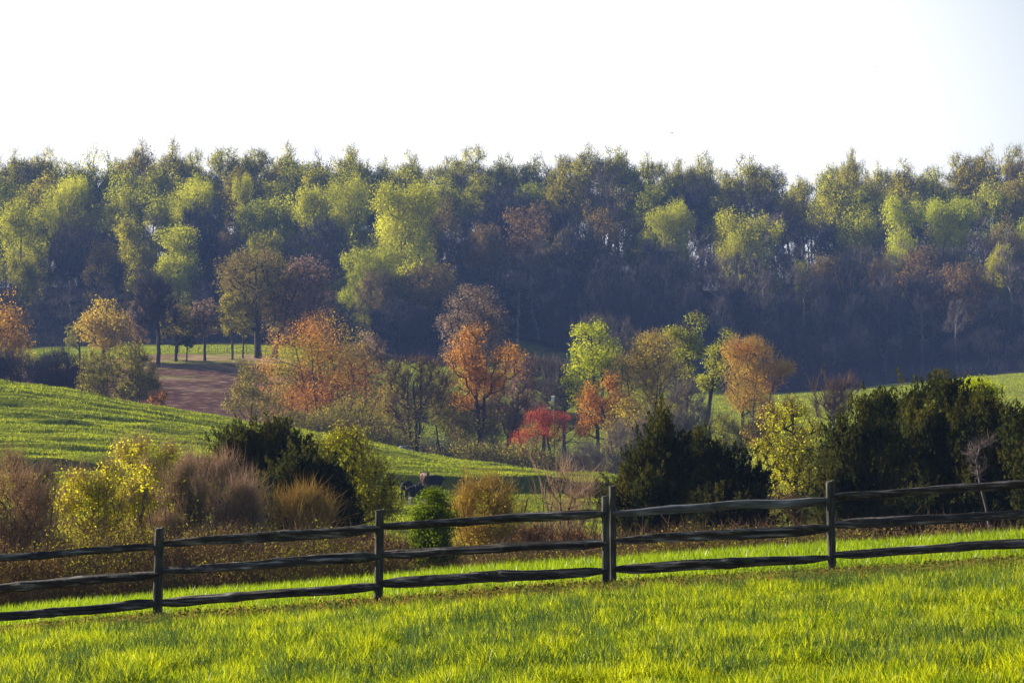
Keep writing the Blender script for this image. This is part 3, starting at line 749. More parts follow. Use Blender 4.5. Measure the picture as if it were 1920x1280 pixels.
# ------------------------------------------------------------------ trees and shrubs given by their outline in real size
DENS = 1.8
def T(name, label, cat, px, d, blobs, group=None, seed=None, **kw):
    """blobs: (centre x, centre y, half width, half height) in photo pixels at distance d"""
    x, y, z = at(px, d); s = d / F
    rng = np.random.default_rng(seed or int(px * 7 + d))
    lobes = []
    for (bx, by, rx, ry) in blobs:
        if d > 200: rx, ry = rx * 1.08, ry * 1.08
        r = rx * s
        lobes.append(((bx - px) * s, rng.normal() * r * .3, (640 - by) * s - z, r, r * (0.95 if len(blobs) < 3 else 1.0), ry * s))
    H = max(l[2] + l[5] for l in lobes)
    W = max(b[0] + b[2] for b in blobs) - min(b[0] - b[2] for b in blobs)
    kw.setdefault('size', 0.00105 * d); kw.setdefault('clumps', 100); kw.setdefault('per', 55)
    kw['per'] = int(kw['per'] * DENS); kw['clumps'] = int(kw['clumps'] * 1.25); kw['size'] *= 0.82
    kw.setdefault('lsp', W * s * 0.07)
    return plant(name, label, cat, (x, y, z), group, rot=0, seed=seed or int(px * 7 + d), H=H, W=W * s, lobes=lobes, **kw)

MORE = [('olive_tree', 'olive leaved tree filling the gap left of the golden tree foot', 1250, 226, [(1240, 830, 40, 36), (1290, 850, 34, 30), (1200, 850, 34, 30)], 'olive'),
 ('olive_tree', 'dull olive sapling behind the dark nearly bare tree', 735, 262, [(735, 745, 30, 34), (725, 780, 40, 28), (760, 790, 34, 26)], 'olive'),
 ('brown_tree', 'brown budding sapling between the orange tree and the bare grey tree', 990, 262, [(985, 690, 22, 22), (1000, 770, 26, 30), (975, 735, 26, 30)], 'dull'),
 ('olive_tree', 'small olive tree between the orange tree and its dark bare neighbour', 838, 256, [(835, 740, 26, 36), (845, 785, 30, 30)], 'olive'),
 ('yellow_green_tree', 'yellow green bush at the far right foot of the valley trees', 1370, 216, [(1360, 800, 26, 20), (1400, 810, 26, 20), (1385, 830, 34, 22)], 'yellow_green')]
MORE += [('golden_tree', 'low golden tree in front of the tall golden rounded one', 1185, 220, [(1170, 800, 40, 36), (1215, 815, 38, 34), (1190, 770, 30, 24), (1150, 830, 24, 26)], 'gold'),
 ('olive_tree', 'olive gold tree under the big orange brown tree, nearest the hill crest', 645, 232, [(620, 785, 44, 26), (670, 775, 40, 32), (700, 800, 30, 22)], 'olive'),
 ('golden_tree', 'small golden sapling under the broad gold and orange tree', 1450, 205, [(1445, 790, 26, 30), (1420, 820, 24, 22)], 'gold'),
 ('brown_tree', 'brown budding tree between the red tree and the orange one', 945, 246, [(930, 745, 28, 40), (960, 790, 24, 30), (915, 790, 26, 28)], 'dull')]
VT = 'trees in the valley behind the pasture hill'
GT = 'trees of the grove on the far pasture'
NS = 'shrubs and trees in the hollow behind the fence'
# ---- the valley, far to near
BT = dict(per=0, twig='twig_mauve', twig_per=30, twig_len=1.7, twig_w=.045, crown_name='twigs')
T('tall_tree', 'tall mauve brown budding tree rising behind the orange tree', 'tree', 890, 320,
  [(892, 575, 48, 42), (880, 620, 55, 40), (925, 600, 25, 35), (860, 660, 30, 30), (905, 645, 40, 30)], VT, leaf='dull', clumps=150, per=45, size=.30, twig_per=14, twig='twig_mauve', twig_len=1.5, twig_w=.05)
T('orange_tree', 'big rounded tree orange brown on its left side and olive on its right', 'tree', 600, 255,
  [(560, 660, 55, 50), (615, 640, 60, 45), (540, 725, 52, 48), (620, 710, 65, 60), (590, 770, 80, 36), (660, 680, 44, 48), (670, 750, 48, 44), (585, 620, 34, 26), (510, 690, 26, 30)], VT,
  leaf='orange_olive', clumps=230, per=62, stems=3, trunk=.22, size=.26)
T('round_tree', 'grey olive thinly leaved tree right of the big orange brown tree', 'tree', 686, 290,
  [(688, 655, 36, 28), (665, 680, 25, 30), (712, 678, 20, 24)], VT, leaf='dull', clumps=70, per=40, twig_per=10, twig='twig_grey', twig_len=1.3, trunk=.25)
T('scrub_tree', 'sparse orange and olive sapling left of the big orange brown tree', 'tree', 468, 250,
  [(470, 715, 32, 32), (452, 750, 34, 32), (500, 765, 34, 26)], VT, leaf='olive', clumps=70, per=32, stems=2, trunk=.1, twig_per=10, twig='twig_brown', twig_len=1.2)
T('olive_shrub', 'low olive scrub filling the dip below the grey olive tree', 'shrub', 665, 235,
  [(640, 790, 50, 22), (700, 800, 45, 22), (600, 800, 40, 16)], VT, leaf='olive', clumps=90, per=45, stems=5, trunk=.08)
T('bare_tree', 'dark nearly bare tree with many leaning stems left of the orange tree', 'tree', 780, 236,
  [(770, 700, 45, 28), (745, 740, 30, 35), (815, 720, 32, 45), (790, 760, 40, 30), (760, 790, 45, 25), (800, 690, 20, 18)], VT,
  leaf='olive', bare=.55, per=24, clumps=110, stems=5, trunk=.26, twig_per=16, twig='twig_brown', twig_len=1.6, twig_w=.05, spread=.16)
T('orange_tree', 'orange leaved forked tree standing at the centre of the valley', 'tree', 900, 238,
  [(880, 640, 25, 26), (875, 680, 34, 36), (905, 715, 40, 34), (955, 680, 28, 30), (870, 740, 28, 30), (935, 720, 24, 22), (960, 660, 18, 14), (890, 625, 18, 12)], VT,
  leaf='orange', clumps=130, per=44, stems=2, trunk=.30, twig_per=6, twig='twig_brown', twig_len=1.0, spread=.10, crown0=2.5)
T('leaning_tree', 'dark bare trunk leaning right beside the orange tree', 'tree', 942, 232,
  [(975, 765, 18, 26), (960, 800, 18, 18), (990, 740, 16, 18)], VT, leaf='dull', bare=.5, per=22, clumps=34, trunk=.24, twig_per=18, twig='twig_brown', twig_len=1.3, crown0=1.5)
T('brown_shrub', 'brown olive scrub under the orange tree', 'shrub', 870, 240,
  [(850, 800, 45, 38), (900, 810, 45, 32), (935, 800, 28, 30), (830, 760, 20, 30)], VT, leaf='olive', clumps=90, per=26, stems=5, trunk=.07, twig_per=14, twig='twig_brown', twig_len=1.3)
T('red_tree', 'small bright red tree leaning over the pasture', 'tree', 1045, 228,
  [(1010, 795, 32, 28), (1040, 810, 24, 30), (985, 825, 22, 20), (1030, 775, 18, 16), (995, 850, 16, 14), (1056, 790, 12, 18)], VT, leaf='red', clumps=95, per=46, trunk=.14, size=.2, aspect=.35, up=-.4)
T('bare_tree', 'small grey bare tree behind the nest box pole', 'tree', 1020, 275,
  [(1020, 705, 42, 32), (985, 730, 28, 28), (1055, 735, 28, 30)], VT, bark='bark', clumps=110, **{**BT, 'twig': 'twig_grey', 'twig_per': 24})
T('lime_tree', 'slender bright lime green tree right of the nest box', 'tree', 1115, 234,
  [(1108, 624, 30, 18), (1118, 662, 44, 28), (1090, 665, 26, 22), (1092, 702, 34, 28), (1132, 698, 26, 26), (1078, 748, 30, 22), (1112, 740, 24, 24), (1074, 628, 9, 12), (1140, 640, 14, 12)], VT,
  leaf='lime', clumps=105, per=42, trunk=.22, size=.27, lsp=.55, shell=.75)
T('orange_tree', 'small orange tree leaning left below the lime green tree', 'tree', 1160, 226,
  [(1110, 745, 26, 26), (1130, 775, 34, 30), (1100, 800, 22, 22), (1160, 755, 22, 26), (1145, 715, 16, 16)], VT, leaf='orange', clumps=80, per=38, trunk=.16, twig_per=8, twig='twig_brown')
T('golden_tree', 'tall golden rounded tree left of the pointed cedar top', 'tree', 1215, 232,
  [(1225, 665, 46, 44), (1188, 700, 42, 44), (1245, 730, 52, 52), (1200, 775, 50, 48), (1260, 790, 36, 44), (1165, 740, 26, 34)], VT, leaf='gold', clumps=200, per=42, stems=3, trunk=.26, size=.24, aspect=.4, twig_per=9, twig='twig_gold', twig_len=1.3)
T('lime_tree', 'open crowned yellow green tree above the golden tree', 'tree', 1292, 246,
  [(1300, 605, 20, 18), (1285, 640, 28, 24), (1262, 625, 18, 14), (1305, 660, 22, 24), (1290, 700, 20, 22), (1270, 665, 14, 14)], VT, leaf='yellow_green', clumps=80, per=30, trunk=.24, lsp=.5, twig_per=5, twig='twig_brown')
T('leaning_tree', 'yellow green sparsely leaved tree with dark limbs leaning right', 'tree', 1310, 235,
  [(1350, 655, 18, 16), (1366, 630, 12, 10), (1340, 685, 20, 18), (1372, 670, 10, 12), (1330, 720, 18, 18), (1345, 705, 12, 12)], VT, leaf='yellow_green', clumps=62, per=30, trunk=.26, lsp=.45, crown0=3)
T('golden_tree', 'broad gold and orange tree leaning right in front of the dark wood', 'tree', 1395, 222,
  [(1405, 672, 42, 40), (1440, 700, 38, 28), (1395, 730, 40, 42), (1472, 695, 20, 10), (1425, 748, 34, 26), (1388, 655, 28, 22)], VT, leaf='gold_orange', clumps=170, per=40, stems=2, trunk=.20, twig_per=8, twig='twig_gold', twig_len=1.3, size=.22, aspect=.4)
T('bare_tree', 'spreading mauve bare tree behind the lime green tree', 'tree', 1130, 330,
  [(1110, 615, 35, 24), (1150, 620, 35, 24), (1180, 650, 28, 24), (1130, 660, 50, 30)], VT, bark='grey_bark', clumps=110, **{**BT, 'twig': 'twig_grey', 'twig_per': 26})
T('bare_tree', 'wide grey bare tree spreading behind the red tree', 'tree', 1062, 258,
  [(1050, 720, 34, 34), (1085, 740, 30, 34), (1030, 760, 34, 30), (1075, 790, 34, 24)], VT, bark='grey_bark', clumps=110, **{**BT, 'twig': 'twig_grey', 'twig_per': 16})
T('bare_shrub', 'grey bare thicket under the golden tree', 'shrub', 1150, 212,
  [(1120, 860, 40, 28), (1180, 840, 45, 40), (1230, 830, 40, 50), (1080, 865, 30, 18)], VT, bark='grey_bark', stems=7, trunk=.08, clumps=150, **{**BT, 'twig': 'twig_grey', 'twig_per': 22, 'twig_len': 1.3})
T('bare_shrub', 'grey brown leaning thicket right of the golden tree', 'shrub', 1275, 210,
  [(1280, 760, 28, 50), (1310, 800, 30, 40), (1260, 820, 35, 40)], VT, bark='grey_bark', stems=6, trunk=.08, clumps=110, **{**BT, 'twig': 'twig_grey', 'twig_per': 22, 'twig_len': 1.4})
T('bare_tree', 'dark bare tree with forked top before the far green field', 'tree', 1560, 205,
  [(1545, 725, 26, 20), (1580, 735, 26, 22), (1560, 765, 34, 24)], VT, bark='bark', clumps=60, trunk=.12, **{**BT, 'twig': 'twig_brown', 'twig_per': 14})
for nm_, lb_, px_, d_, bl_, lf_ in MORE:
    T(nm_, lb_, 'tree', px_, d_, bl_, VT, leaf=lf_, clumps=75, per=30, stems=3, trunk=.14, twig_per=10, twig='twig_brown', twig_len=1.2)
# left side, behind the pasture hill
T('brown_tree', 'tall brown and orange tree at the left edge above the hill', 'tree', 12, 290,
  [(5, 590, 26, 40), (20, 620, 34, 34), (-10, 640, 40, 50), (35, 665, 30, 28), (-60, 640, 40, 60)], VT, leaf='gold_orange', clumps=150, per=34, twig_per=10, twig='twig_brown', stems=2, trunk=.24)
T('brown_shrub', 'low mauve brown thicket at the left edge above the hill', 'shrub', 55, 262,
  [(40, 700, 50, 26), (90, 705, 45, 24), (10, 690, 40, 34), (-40, 700, 60, 34)], VT, stems=8, trunk=.07, clumps=150, **BT)
T('bare_shrub', 'dark mauve bare thicket left of the olive saplings', 'shrub', 125, 258,
  [(115, 700, 38, 38), (150, 715, 32, 30), (85, 720, 32, 20)], VT, stems=7, trunk=.08, clumps=120, **BT)
T('olive_tree', 'olive green sapling clump in front of the yellow tree', 'tree', 195, 248,
  [(185, 690, 34, 34), (175, 730, 34, 26), (210, 720, 24, 30)], VT, leaf='olive', clumps=85, per=28, stems=5, trunk=.12, twig_per=12, twig='twig_brown', twig_len=1.3, spread=.2)
T('olive_tree', 'taller olive sapling clump with dark stems beside the ploughed field', 'tree', 255, 244,
  [(245, 680, 34, 38), (262, 715, 34, 36), (235, 740, 30, 28), (280, 735, 18, 24)], VT, leaf='olive', clumps=110, per=32, stems=6, trunk=.12, twig_per=12, twig='twig_brown', twig_len=1.3, spread=.2)
T('rust_shrub', 'small rusty shrub at the edge of the ploughed field', 'shrub', 300, 238, [(296, 748, 16, 14), (306, 738, 10, 12)], VT, leaf='orange', clumps=22, per=18, stems=4, trunk=.05, twig_per=14, twig='twig_brown', twig_len=.9)
# grove on the far pasture
T('yellow_tree', 'golden yellow crowned tree at the left end of the grove', 'tree', 192, 352,
  [(195, 590, 34, 28), (165, 618, 28, 22), (222, 615, 26, 24), (195, 635, 30, 18)], GT, leaf='gold', clumps=110, per=40, trunk=.32, twig_per=5, twig='twig_brown', lsp=.7, shell=.8)
T('small_tree', 'small pale sparse tree left of the golden yellow tree', 'tree', 150, 366, [(148, 622, 22, 18), (135, 640, 16, 12)], GT, leaf='olive', clumps=40, per=24, trunk=.18, twig_per=8, twig='twig_grey')
T('small_tree', 'thin brownish tree between the yellow tree and the tall dark trunk', 'tree', 262, 358, [(258, 590, 22, 24), (262, 620, 24, 20)], GT, leaf='dull', clumps=50, per=30, trunk=.2, twig_per=8, twig='twig_grey')
T('tall_tree', 'tall mauve bare crowned tree with a long dark trunk in the grove', 'tree', 296, 344,
  [(290, 560, 34, 34), (310, 590, 28, 28), (275, 590, 24, 26)], GT, clumps=110, trunk=.34, crown0=7, **BT)
T('small_tree', 'three stemmed olive tree in the middle of the grove', 'tree', 330, 352, [(330, 590, 26, 28), (345, 612, 26, 26), (318, 620, 20, 20)], GT, leaf='olive', clumps=70, per=34, trunk=.3, stems=3, spread=.12, twig_per=8, twig='twig_grey')
T('small_tree', 'neat small round tree with one dark trunk in the grove', 'tree', 384, 354, [(384, 585, 24, 26), (384, 612, 28, 20)], GT, leaf='dull', clumps=60, per=34, trunk=.24, twig_per=10, twig='twig_mauve')
T('dark_shrub', 'dark leaved bush under the olive grove tree', 'shrub', 350, 350, [(352, 640, 14, 10)], GT, leaf='cedar', clumps=24, per=30, trunk=.12)
T('small_tree', 'slim olive tree with thin trunks left of the great oak', 'tree', 436, 356, [(432, 585, 26, 32), (440, 560, 20, 20), (425, 612, 22, 16)], GT, leaf='olive', clumps=75, per=36, trunk=.2, stems=2, spread=.08)
T('small_tree', 'slim pale tree against the trunk of the great oak', 'tree', 456, 360, [(456, 600, 22, 28), (462, 620, 16, 14)], GT, leaf='olive', clumps=45, per=30, trunk=.16, stems=2, spread=.1)
T('oak_tree', 'great round olive brown oak with dark spreading limbs', 'tree', 484, 362,
  [(480, 530, 62, 56), (435, 535, 30, 40), (520, 530, 30, 44), (480, 485, 45, 22), (450, 585, 30, 24), (515, 590, 34, 26)], GT, leaf='gold', objvar_=None, clumps=220, per=42, trunk=.62, shell=.8, twig_per=7, twig='twig_brown', crown0=5) if False else \
T('oak_tree', 'great round olive brown oak with dark spreading limbs', 'tree', 484, 362,
  [(480, 530, 62, 56), (435, 535, 30, 40), (520, 530, 30, 44), (480, 485, 45, 22), (450, 585, 30, 24), (515, 590, 34, 26)], GT, leaf='forest_olive', clumps=220, per=42, trunk=.62, shell=.8, twig_per=7, twig='twig_brown', crown0=5)
T('oak_tree', 'broad pinkish brown oak just right of the great olive oak', 'tree', 512, 366,
  [(575, 520, 42, 42), (600, 560, 30, 48), (555, 570, 45, 50), (590, 600, 34, 36), (535, 600, 30, 36)], GT, leaf='dull', clumps=200, per=42, trunk=.5, twig_per=8, twig='twig_mauve', crown0=4)

# ---- near: cedars
def plumes(rng, pts, lobes, n, L, per, size):
    base = pts[rng.integers(len(pts), size=n)] + rng.normal(size=(n, 3)) * .12
    mid = np.array([0, 0, pts[:, 2].mean() * .6])
    d = unit(unit(base - mid) * [1, 1, .5] * .9 + np.array([0, 0, .75]) + rng.normal(size=(n, 3)) * .28)
    Ls = L * rng.uniform(.5, 1.5, n)
    t = rng.random((n, per)) ** .8
    P = base[:, None] + d[:, None] * (t * Ls[:, None])[..., None] + rng.normal(size=(n, per, 3)) * ((1 - t) * .11 + .02)[..., None]
    D = unit(np.repeat(d[:, None], per, 1) + rng.normal(size=(n, per, 3)) * .45)
    P = P.reshape(-1, 3); D = D.reshape(-1, 3); m = len(P)
    s_ = unit(np.cross(D, rng.normal(size=(m, 3)))); ln = size * rng.uniform(.5, 1.4, m)[:, None]
    V = np.stack([P - D * ln * .5, P + s_ * ln * .16, P + D * ln * .5, P - s_ * ln * .16], 1).reshape(-1, 3)
    return V, np.arange(m * 4).reshape(m, 4)
def C_(label, px, d, blobs, seed, **kw):
    k = dict(leaf='cedar', clumps=260, per=30, size=.15, aspect=.3, up=1.1, outward=.9, trunk=.13, lsp=.24, shell=.55, reach=.85, crown0=.3, bark='bark', flat=1.0, plume=(720, .62, 55, .13))
    k.update(kw); blobs = [(a_, b_ + 24, c_ * .93, d_) for a_, b_, c_, d_ in blobs]
    return T('cedar_tree', label, 'tree', px, d, blobs, 'dark cedars in the hollow behind the fence', seed, **k)
C_('dark pointed cedar left of the thin yellow tree', 1235, 60, [(1242, 764, 9, 26), (1240, 796, 14, 30), (1226, 835, 22, 22), (1250, 850, 26, 30), (1205, 870, 30, 14), (1230, 910, 52, 45), (1225, 970, 62, 50), (1200, 905, 40, 24), (1160, 925, 26, 14), (1270, 860, 24, 30)], 401, leaf='cedar', clumps=330)
C_('rounded dark cedar between the pointed cedar and the thin yellow tree', 1345, 64, [(1340, 880, 50, 46), (1405, 900, 34, 34), (1300, 850, 28, 26), (1375, 860, 26, 22), (1350, 960, 80, 60), (1300, 930, 50, 50), (1320, 820, 20, 24)], 402, clumps=360)
C_('bushy cedar with a sunlit left side beyond the right hand post', 1600, 60, [(1612, 770, 26, 30), (1580, 805, 24, 26), (1590, 850, 44, 45), (1565, 900, 34, 34), (1580, 940, 50, 50), (1620, 980, 60, 50), (1645, 850, 50, 60)], 403, clumps=380)
C_('tall cedar behind the bushy sunlit one, its tip left of centre in the dark mass', 1655, 66, [(1648, 748, 24, 26), (1685, 760, 26, 26), (1665, 800, 48, 45), (1660, 870, 55, 55), (1670, 950, 65, 60)], 404, clumps=360)
C_('highest cedar of the dark mass with a narrow ragged tip', 1725, 62, [(1748, 722, 14, 26), (1722, 745, 22, 35), (1730, 800, 45, 45), (1725, 870, 60, 55), (1725, 950, 68, 60)], 405, clumps=380)
C_('cedar with a yellow sprig at its top in the dark mass', 1790, 64, [(1778, 730, 26, 26), (1815, 752, 26, 24), (1800, 790, 50, 45), (1790, 860, 56, 60), (1800, 950, 66, 65)], 406, clumps=360)
C_('broad low cedar at the right end of the dark mass', 1868, 61, [(1850, 766, 36, 30), (1895, 792, 30, 26), (1885, 830, 54, 50), (1860, 900, 60, 60), (1890, 970, 60, 50)], 407, clumps=360)
C_('cedar cut off by the right edge of the view', 1945, 60, [(1915, 800, 30, 34), (1945, 835, 55, 60), (1950, 900, 65, 70), (1930, 960, 50, 50)], 408, clumps=330, leaf='cedar')
C_('flat topped dark cedar above the bare bushes on the left', 500, 66, [(515, 806, 42, 26), (455, 824, 40, 22), (430, 832, 26, 14), (495, 850, 62, 34), (548, 852, 32, 28), (505, 900, 62, 50)], 409, clumps=330)
C_('low spreading black green cedar below the flat topped one', 590, 62, [(572, 876, 50, 30), (615, 905, 44, 34), (560, 940, 62, 44), (636, 955, 28, 32), (530, 920, 44, 44)], 410, clumps=380)
# yellow leaves among the cedar tops
T('young_tree', 'bright yellow green treetop poking out among the cedars', 'tree', 1830, 70, [(1826, 725, 28, 16), (1850, 735, 22, 14), (1785, 745, 20, 20), (1810, 760, 30, 24)], NS, leaf='lime', clumps=60, per=40, size=.12, lsp=.2, trunk=.07)
# dead pale branches before the cedars
T('dead_tree', 'pale dead branching stem in front of the dark cedars', 'dead tree', 1872, 57, [(1825, 850, 22, 20), (1845, 830, 18, 14), (1835, 880, 16, 14)], NS, bark='grey_bark', clumps=40, per=0, twig='twig_grey', twig_per=6, twig_len=.35, twig_w=.012, trunk=.035, crown_name='twigs', twig_up=-.2, crown0=.8)
# thin yellow-green tree
T('young_tree', 'thin yellow green tree with a straight dark trunk between the cedars', 'tree', 1500, 74,
  [(1480, 775, 34, 34), (1450, 800, 26, 34), (1510, 810, 34, 40), (1470, 850, 50, 40), (1520, 870, 34, 40), (1430, 850, 20, 30), (1490, 910, 50, 40)], NS,
  leaf='yellow', clumps=230, per=17, size=.10, lsp=.24, trunk=.12, twig_per=9, twig='twig_brown', twig_len=.5, twig_w=.013, reach=.95, crown0=1.0, aspect=.45)
T('bare_shrub', 'reddish brown thicket at the foot of the thin yellow tree', 'shrub', 1480, 66, [(1460, 965, 40, 30), (1500, 960, 36, 30), (1430, 990, 30, 30)], NS, stems=8, trunk=.03, clumps=90, per=6, leaf='olive', size=.07, twig_per=16, twig='twig_brown', twig_len=.45, twig_w=.011)
# left near shrubs
def S_(name, label, px, d, blobs, seed=None, cat='shrub', **kw):
    k = dict(stems=10, spread=.55, crown0=.3, trunk=.05, twig_len=.6, twig_w=.012, twig_up=1.0, shell=.35, lsp=.20, size=.075, reach=.9, jag=.55)
    k.update(kw); return T(name, label, cat, px, d, blobs, NS, seed, **k)
S_('brown_shrub', 'rusty brown dense shrub at the left edge behind the fence', 40, 50,
  [(30, 920, 50, 40), (70, 950, 40, 40), (-30, 960, 60, 60), (70, 1000, 60, 50), (0, 1020, 80, 50), (110, 1050, 40, 40)], leaf='rust', clumps=220, per=30, size=.06, twig_per=12, twig='twig_tan', twig_len=.6, aspect=.4, twig_up=.6)
S_('brown_shrub', 'dark brown shrub behind the rusty one at the left edge', 70, 62,
  [(20, 880, 40, 26), (80, 900, 40, 30), (60, 950, 60, 50), (-40, 900, 50, 40)], leaf='olive', bare=.4, clumps=150, per=22, twig_per=12, twig='twig_tan', twig_up=.6)
S_('yellow_shrub', 'bright yellow green shrub right of the rusty brown one', 185, 54,
  [(150, 905, 34, 26), (130, 950, 34, 34), (185, 925, 40, 40), (215, 885, 26, 22), (160, 1000, 50, 46), (210, 985, 40, 50)], leaf='yellow', clumps=170, per=22, size=.085, twig_per=7, twig='twig_tan')
S_('yellow_shrub', 'taller yellow topped shrub with grey stems in the left thicket', 268, 58,
  [(238, 855, 34, 26), (265, 845, 22, 24), (312, 855, 26, 28), (290, 890, 44, 34), (250, 940, 50, 50), (310, 940, 44, 50), (280, 1010, 70, 54)], leaf='yellow', clumps=250, per=34, size=.085, twig_per=12, twig='twig_tan', bark='grey_bark', trunk=.07, bare=.1)
S_('olive_shrub', 'olive grey leggy shrub in the middle of the left thicket', 345, 55,
  [(330, 930, 40, 40), (360, 960, 44, 50), (320, 1000, 50, 50), (370, 1030, 40, 40), (345, 895, 26, 24)], leaf='yellow_green', bare=.45, clumps=210, per=17, size=.07, twig_per=18, twig='twig_tan', bark='grey_bark', trunk=.06)
S_('bare_shrub', 'mauve brown bare twiggy shrub left of the cedars', 410, 59,
  [(370, 895, 34, 26), (410, 890, 40, 28), (440, 920, 30, 34), (395, 940, 56, 50), (455, 960, 28, 40), (430, 1000, 50, 40)], leaf='olive', bare=.55, per=8, size=.06, clumps=140, twig='twig_tan', twig_per=10, twig_len=.85, twig_w=.016, bark='grey_bark', trunk=.07, twig_up=.8)
S_('bare_shrub', 'smaller mauve bare shrub leaning right under the flat topped cedar', 470, 55,
  [(456, 935, 26, 28), (474, 970, 28, 34), (440, 985, 40, 40)], leaf='yellow_green', bare=.5, per=8, size=.06, clumps=110, twig='twig_tan', twig_per=12, twig_len=.85, bark='grey_bark')
S_('olive_shrub', 'dense olive green shrub low behind the left fence panels', 400, 50,
  [(370, 1040, 44, 34), (425, 1030, 44, 40), (470, 1035, 40, 34), (330, 1060, 40, 30)], leaf='olive', clumps=220, per=34, size=.055, twig_per=12, twig='twig_brown', twig_len=.4)
S_('olive_shrub', 'low green shrub below the golden brown twiggy one', 530, 49,
  [(510, 1040, 36, 26), (560, 1045, 40, 24), (480, 1060, 30, 20), (610, 1050, 36, 20)], leaf='deep_green', bare=.3, clumps=150, per=24, size=.055, twig_per=12, twig='twig_brown', twig_len=.35)
S_('golden_shrub', 'golden brown upright twiggy shrub before the black green cedar', 572, 54,
  [(545, 965, 30, 26), (575, 950, 30, 26), (608, 972, 28, 26), (580, 1000, 50, 30)], leaf='gold', per=5, size=.05, clumps=110, trunk=.04, twig='twig_gold', twig_per=11, twig_len=.8, twig_w=.014, twig_up=1.0)
T('young_tree', 'loose yellow green small tree right of the black green cedar', 'tree', 655, 68,
  [(640, 830, 46, 22), (600, 850, 34, 26), (680, 870, 44, 36), (640, 900, 50, 36), (710, 905, 36, 34), (670, 950, 56, 40), (655, 812, 26, 14), (720, 950, 30, 30)], NS, leaf='yellow_green', clumps=250, per=20, size=.11, lsp=.25, trunk=.09, twig_per=6, twig='twig_brown', twig_len=.5, twig_w=.013, stems=2, crown0=.5, spread=.2)
T('green_tree', 'small bright green bushy tree behind the middle fence panel', 'tree', 812, 50,
  [(815, 940, 22, 26), (800, 975, 30, 26), (832, 975, 20, 26), (806, 1015, 40, 30), (785, 1040, 30, 22), (825, 1050, 30, 24)], NS, leaf='deep_green', clumps=210, per=46, size=.075, lsp=.13, trunk=.05, crown0=.3, aspect=.7, shell=.5)
S_('golden_shrub', 'rounded golden orange shrub right of the bright green tree', 915, 54,
  [(885, 925, 34, 22), (930, 920, 40, 22), (875, 960, 34, 34), (940, 960, 42, 40), (905, 1000, 60, 45), (955, 1010, 40, 40)], leaf='gold', clumps=240, per=26, size=.06, twig='twig_gold', twig_per=9, twig_len=.6, twig_up=.6, aspect=.4)
S_('bare_shrub', 'bare brown upright bush left of the doubled posts', 1065, 56,
  [(1050, 900, 40, 34), (1095, 920, 34, 30), (1040, 945, 40, 40), (1090, 960, 44, 40), (1060, 990, 60, 40)], per=0, clumps=72, trunk=.05, twig='twig_tan', twig_per=8, twig_len=.75, twig_w=.012, crown_name='twigs', twig_up=1.1)
S_('brown_shrub', 'low rusty brush under the bare brown bush', 1040, 49,
  [(1010, 1015, 50, 24), (1070, 1018, 50, 22)], leaf='rust', clumps=130, per=16, size=.05, twig_per=16, twig='twig_brown', twig_len=.35)
S_('bare_shrub', 'dry reed like brush between the cedar and the green tree', 700, 49,
  [(690, 1030, 40, 30), (740, 1045, 36, 24), (650, 1040, 36, 26)], per=0, clumps=110, trunk=.02, twig='twig_brown', twig_per=18, twig_len=.4, crown_name='twigs', twig_up=1.2)
def brush(name, n, xr, yr, hgt, per, ln, wd, lper, lsize, tw, lf, seed, keep=None):
    rng = np.random.default_rng(seed)
    y = rng.uniform(*yr, n); x = (rng.uniform(*xr, n) - 960) * y / F
    if keep is not None:
        k = keep(x, y, rng); x, y = x[k], y[k]
    hgt = np.interp(x / y * F + 960, hgt[0], hgt[1]) if isinstance(hgt, tuple) else hgt
    hh = hgt * (.35 + .9 * fbm(x * .5, y * .5, seed, 3)) * rng.random(len(x)) ** .6
    P = np.stack([x, y, height(x, y) + hh], 1)
    v, q, t = twigs(rng, P, per, ln, wd, 1.0, spread=ln * .3, out=0, mid=np.zeros(3))
    a, b = leaves(rng, P, lper, ln * .5, lsize, 0, .6)
    tag(build(name, [(v, q, 0), (v, t, 0), (a, b, 1)], [M[tw], M[lf]]), kind='stuff')
brush('hollow_brush', 8000, (-260, 2200), (45.5, 50), ([0, 500, 730, 790, 850, 900, 1000, 1400, 1900], [2.9, 2.4, 1.8, .8, .8, 1.5, 1.7, 1.3, 1.0]), 8, .45, .011, 18, .05, 'twig_umber', 'olive_dark', 91)
brush('dark_thicket', 6000, (-260, 1300), (58, 74), 3.6, 12, .6, .014, 14, .09, 'twig_umber', 'olive_dark', 95)
brush('hollow_bramble', 4200, (-260, 1250), (46.5, 54), ([0, 500, 730, 790, 850, 900, 1200], [2.8, 2.4, 1.6, .8, .8, 1.4, 1.5]), 16, .5, .011, 10, .045, 'twig_umber', 'rust', 92)
brush('valley_brush', 6500, (520, 1330), (224, 266), 3.2, 8, 1.3, .045, 26, .24, 'twig_brown', 'olive', 93, lambda x, y, r_: fbm(x * .08, y * .08, 8, 2) > .47)
brush('valley_bramble', 1800, (-60, 1300), (240, 290), 3.0, 18, 1.5, .045, 5, .24, 'twig_mauve', 'dull', 94, lambda x, y, r_: (fbm(x * .07, y * .07, 18, 2) > .5) & ~((x > -98) & (x < -30)))

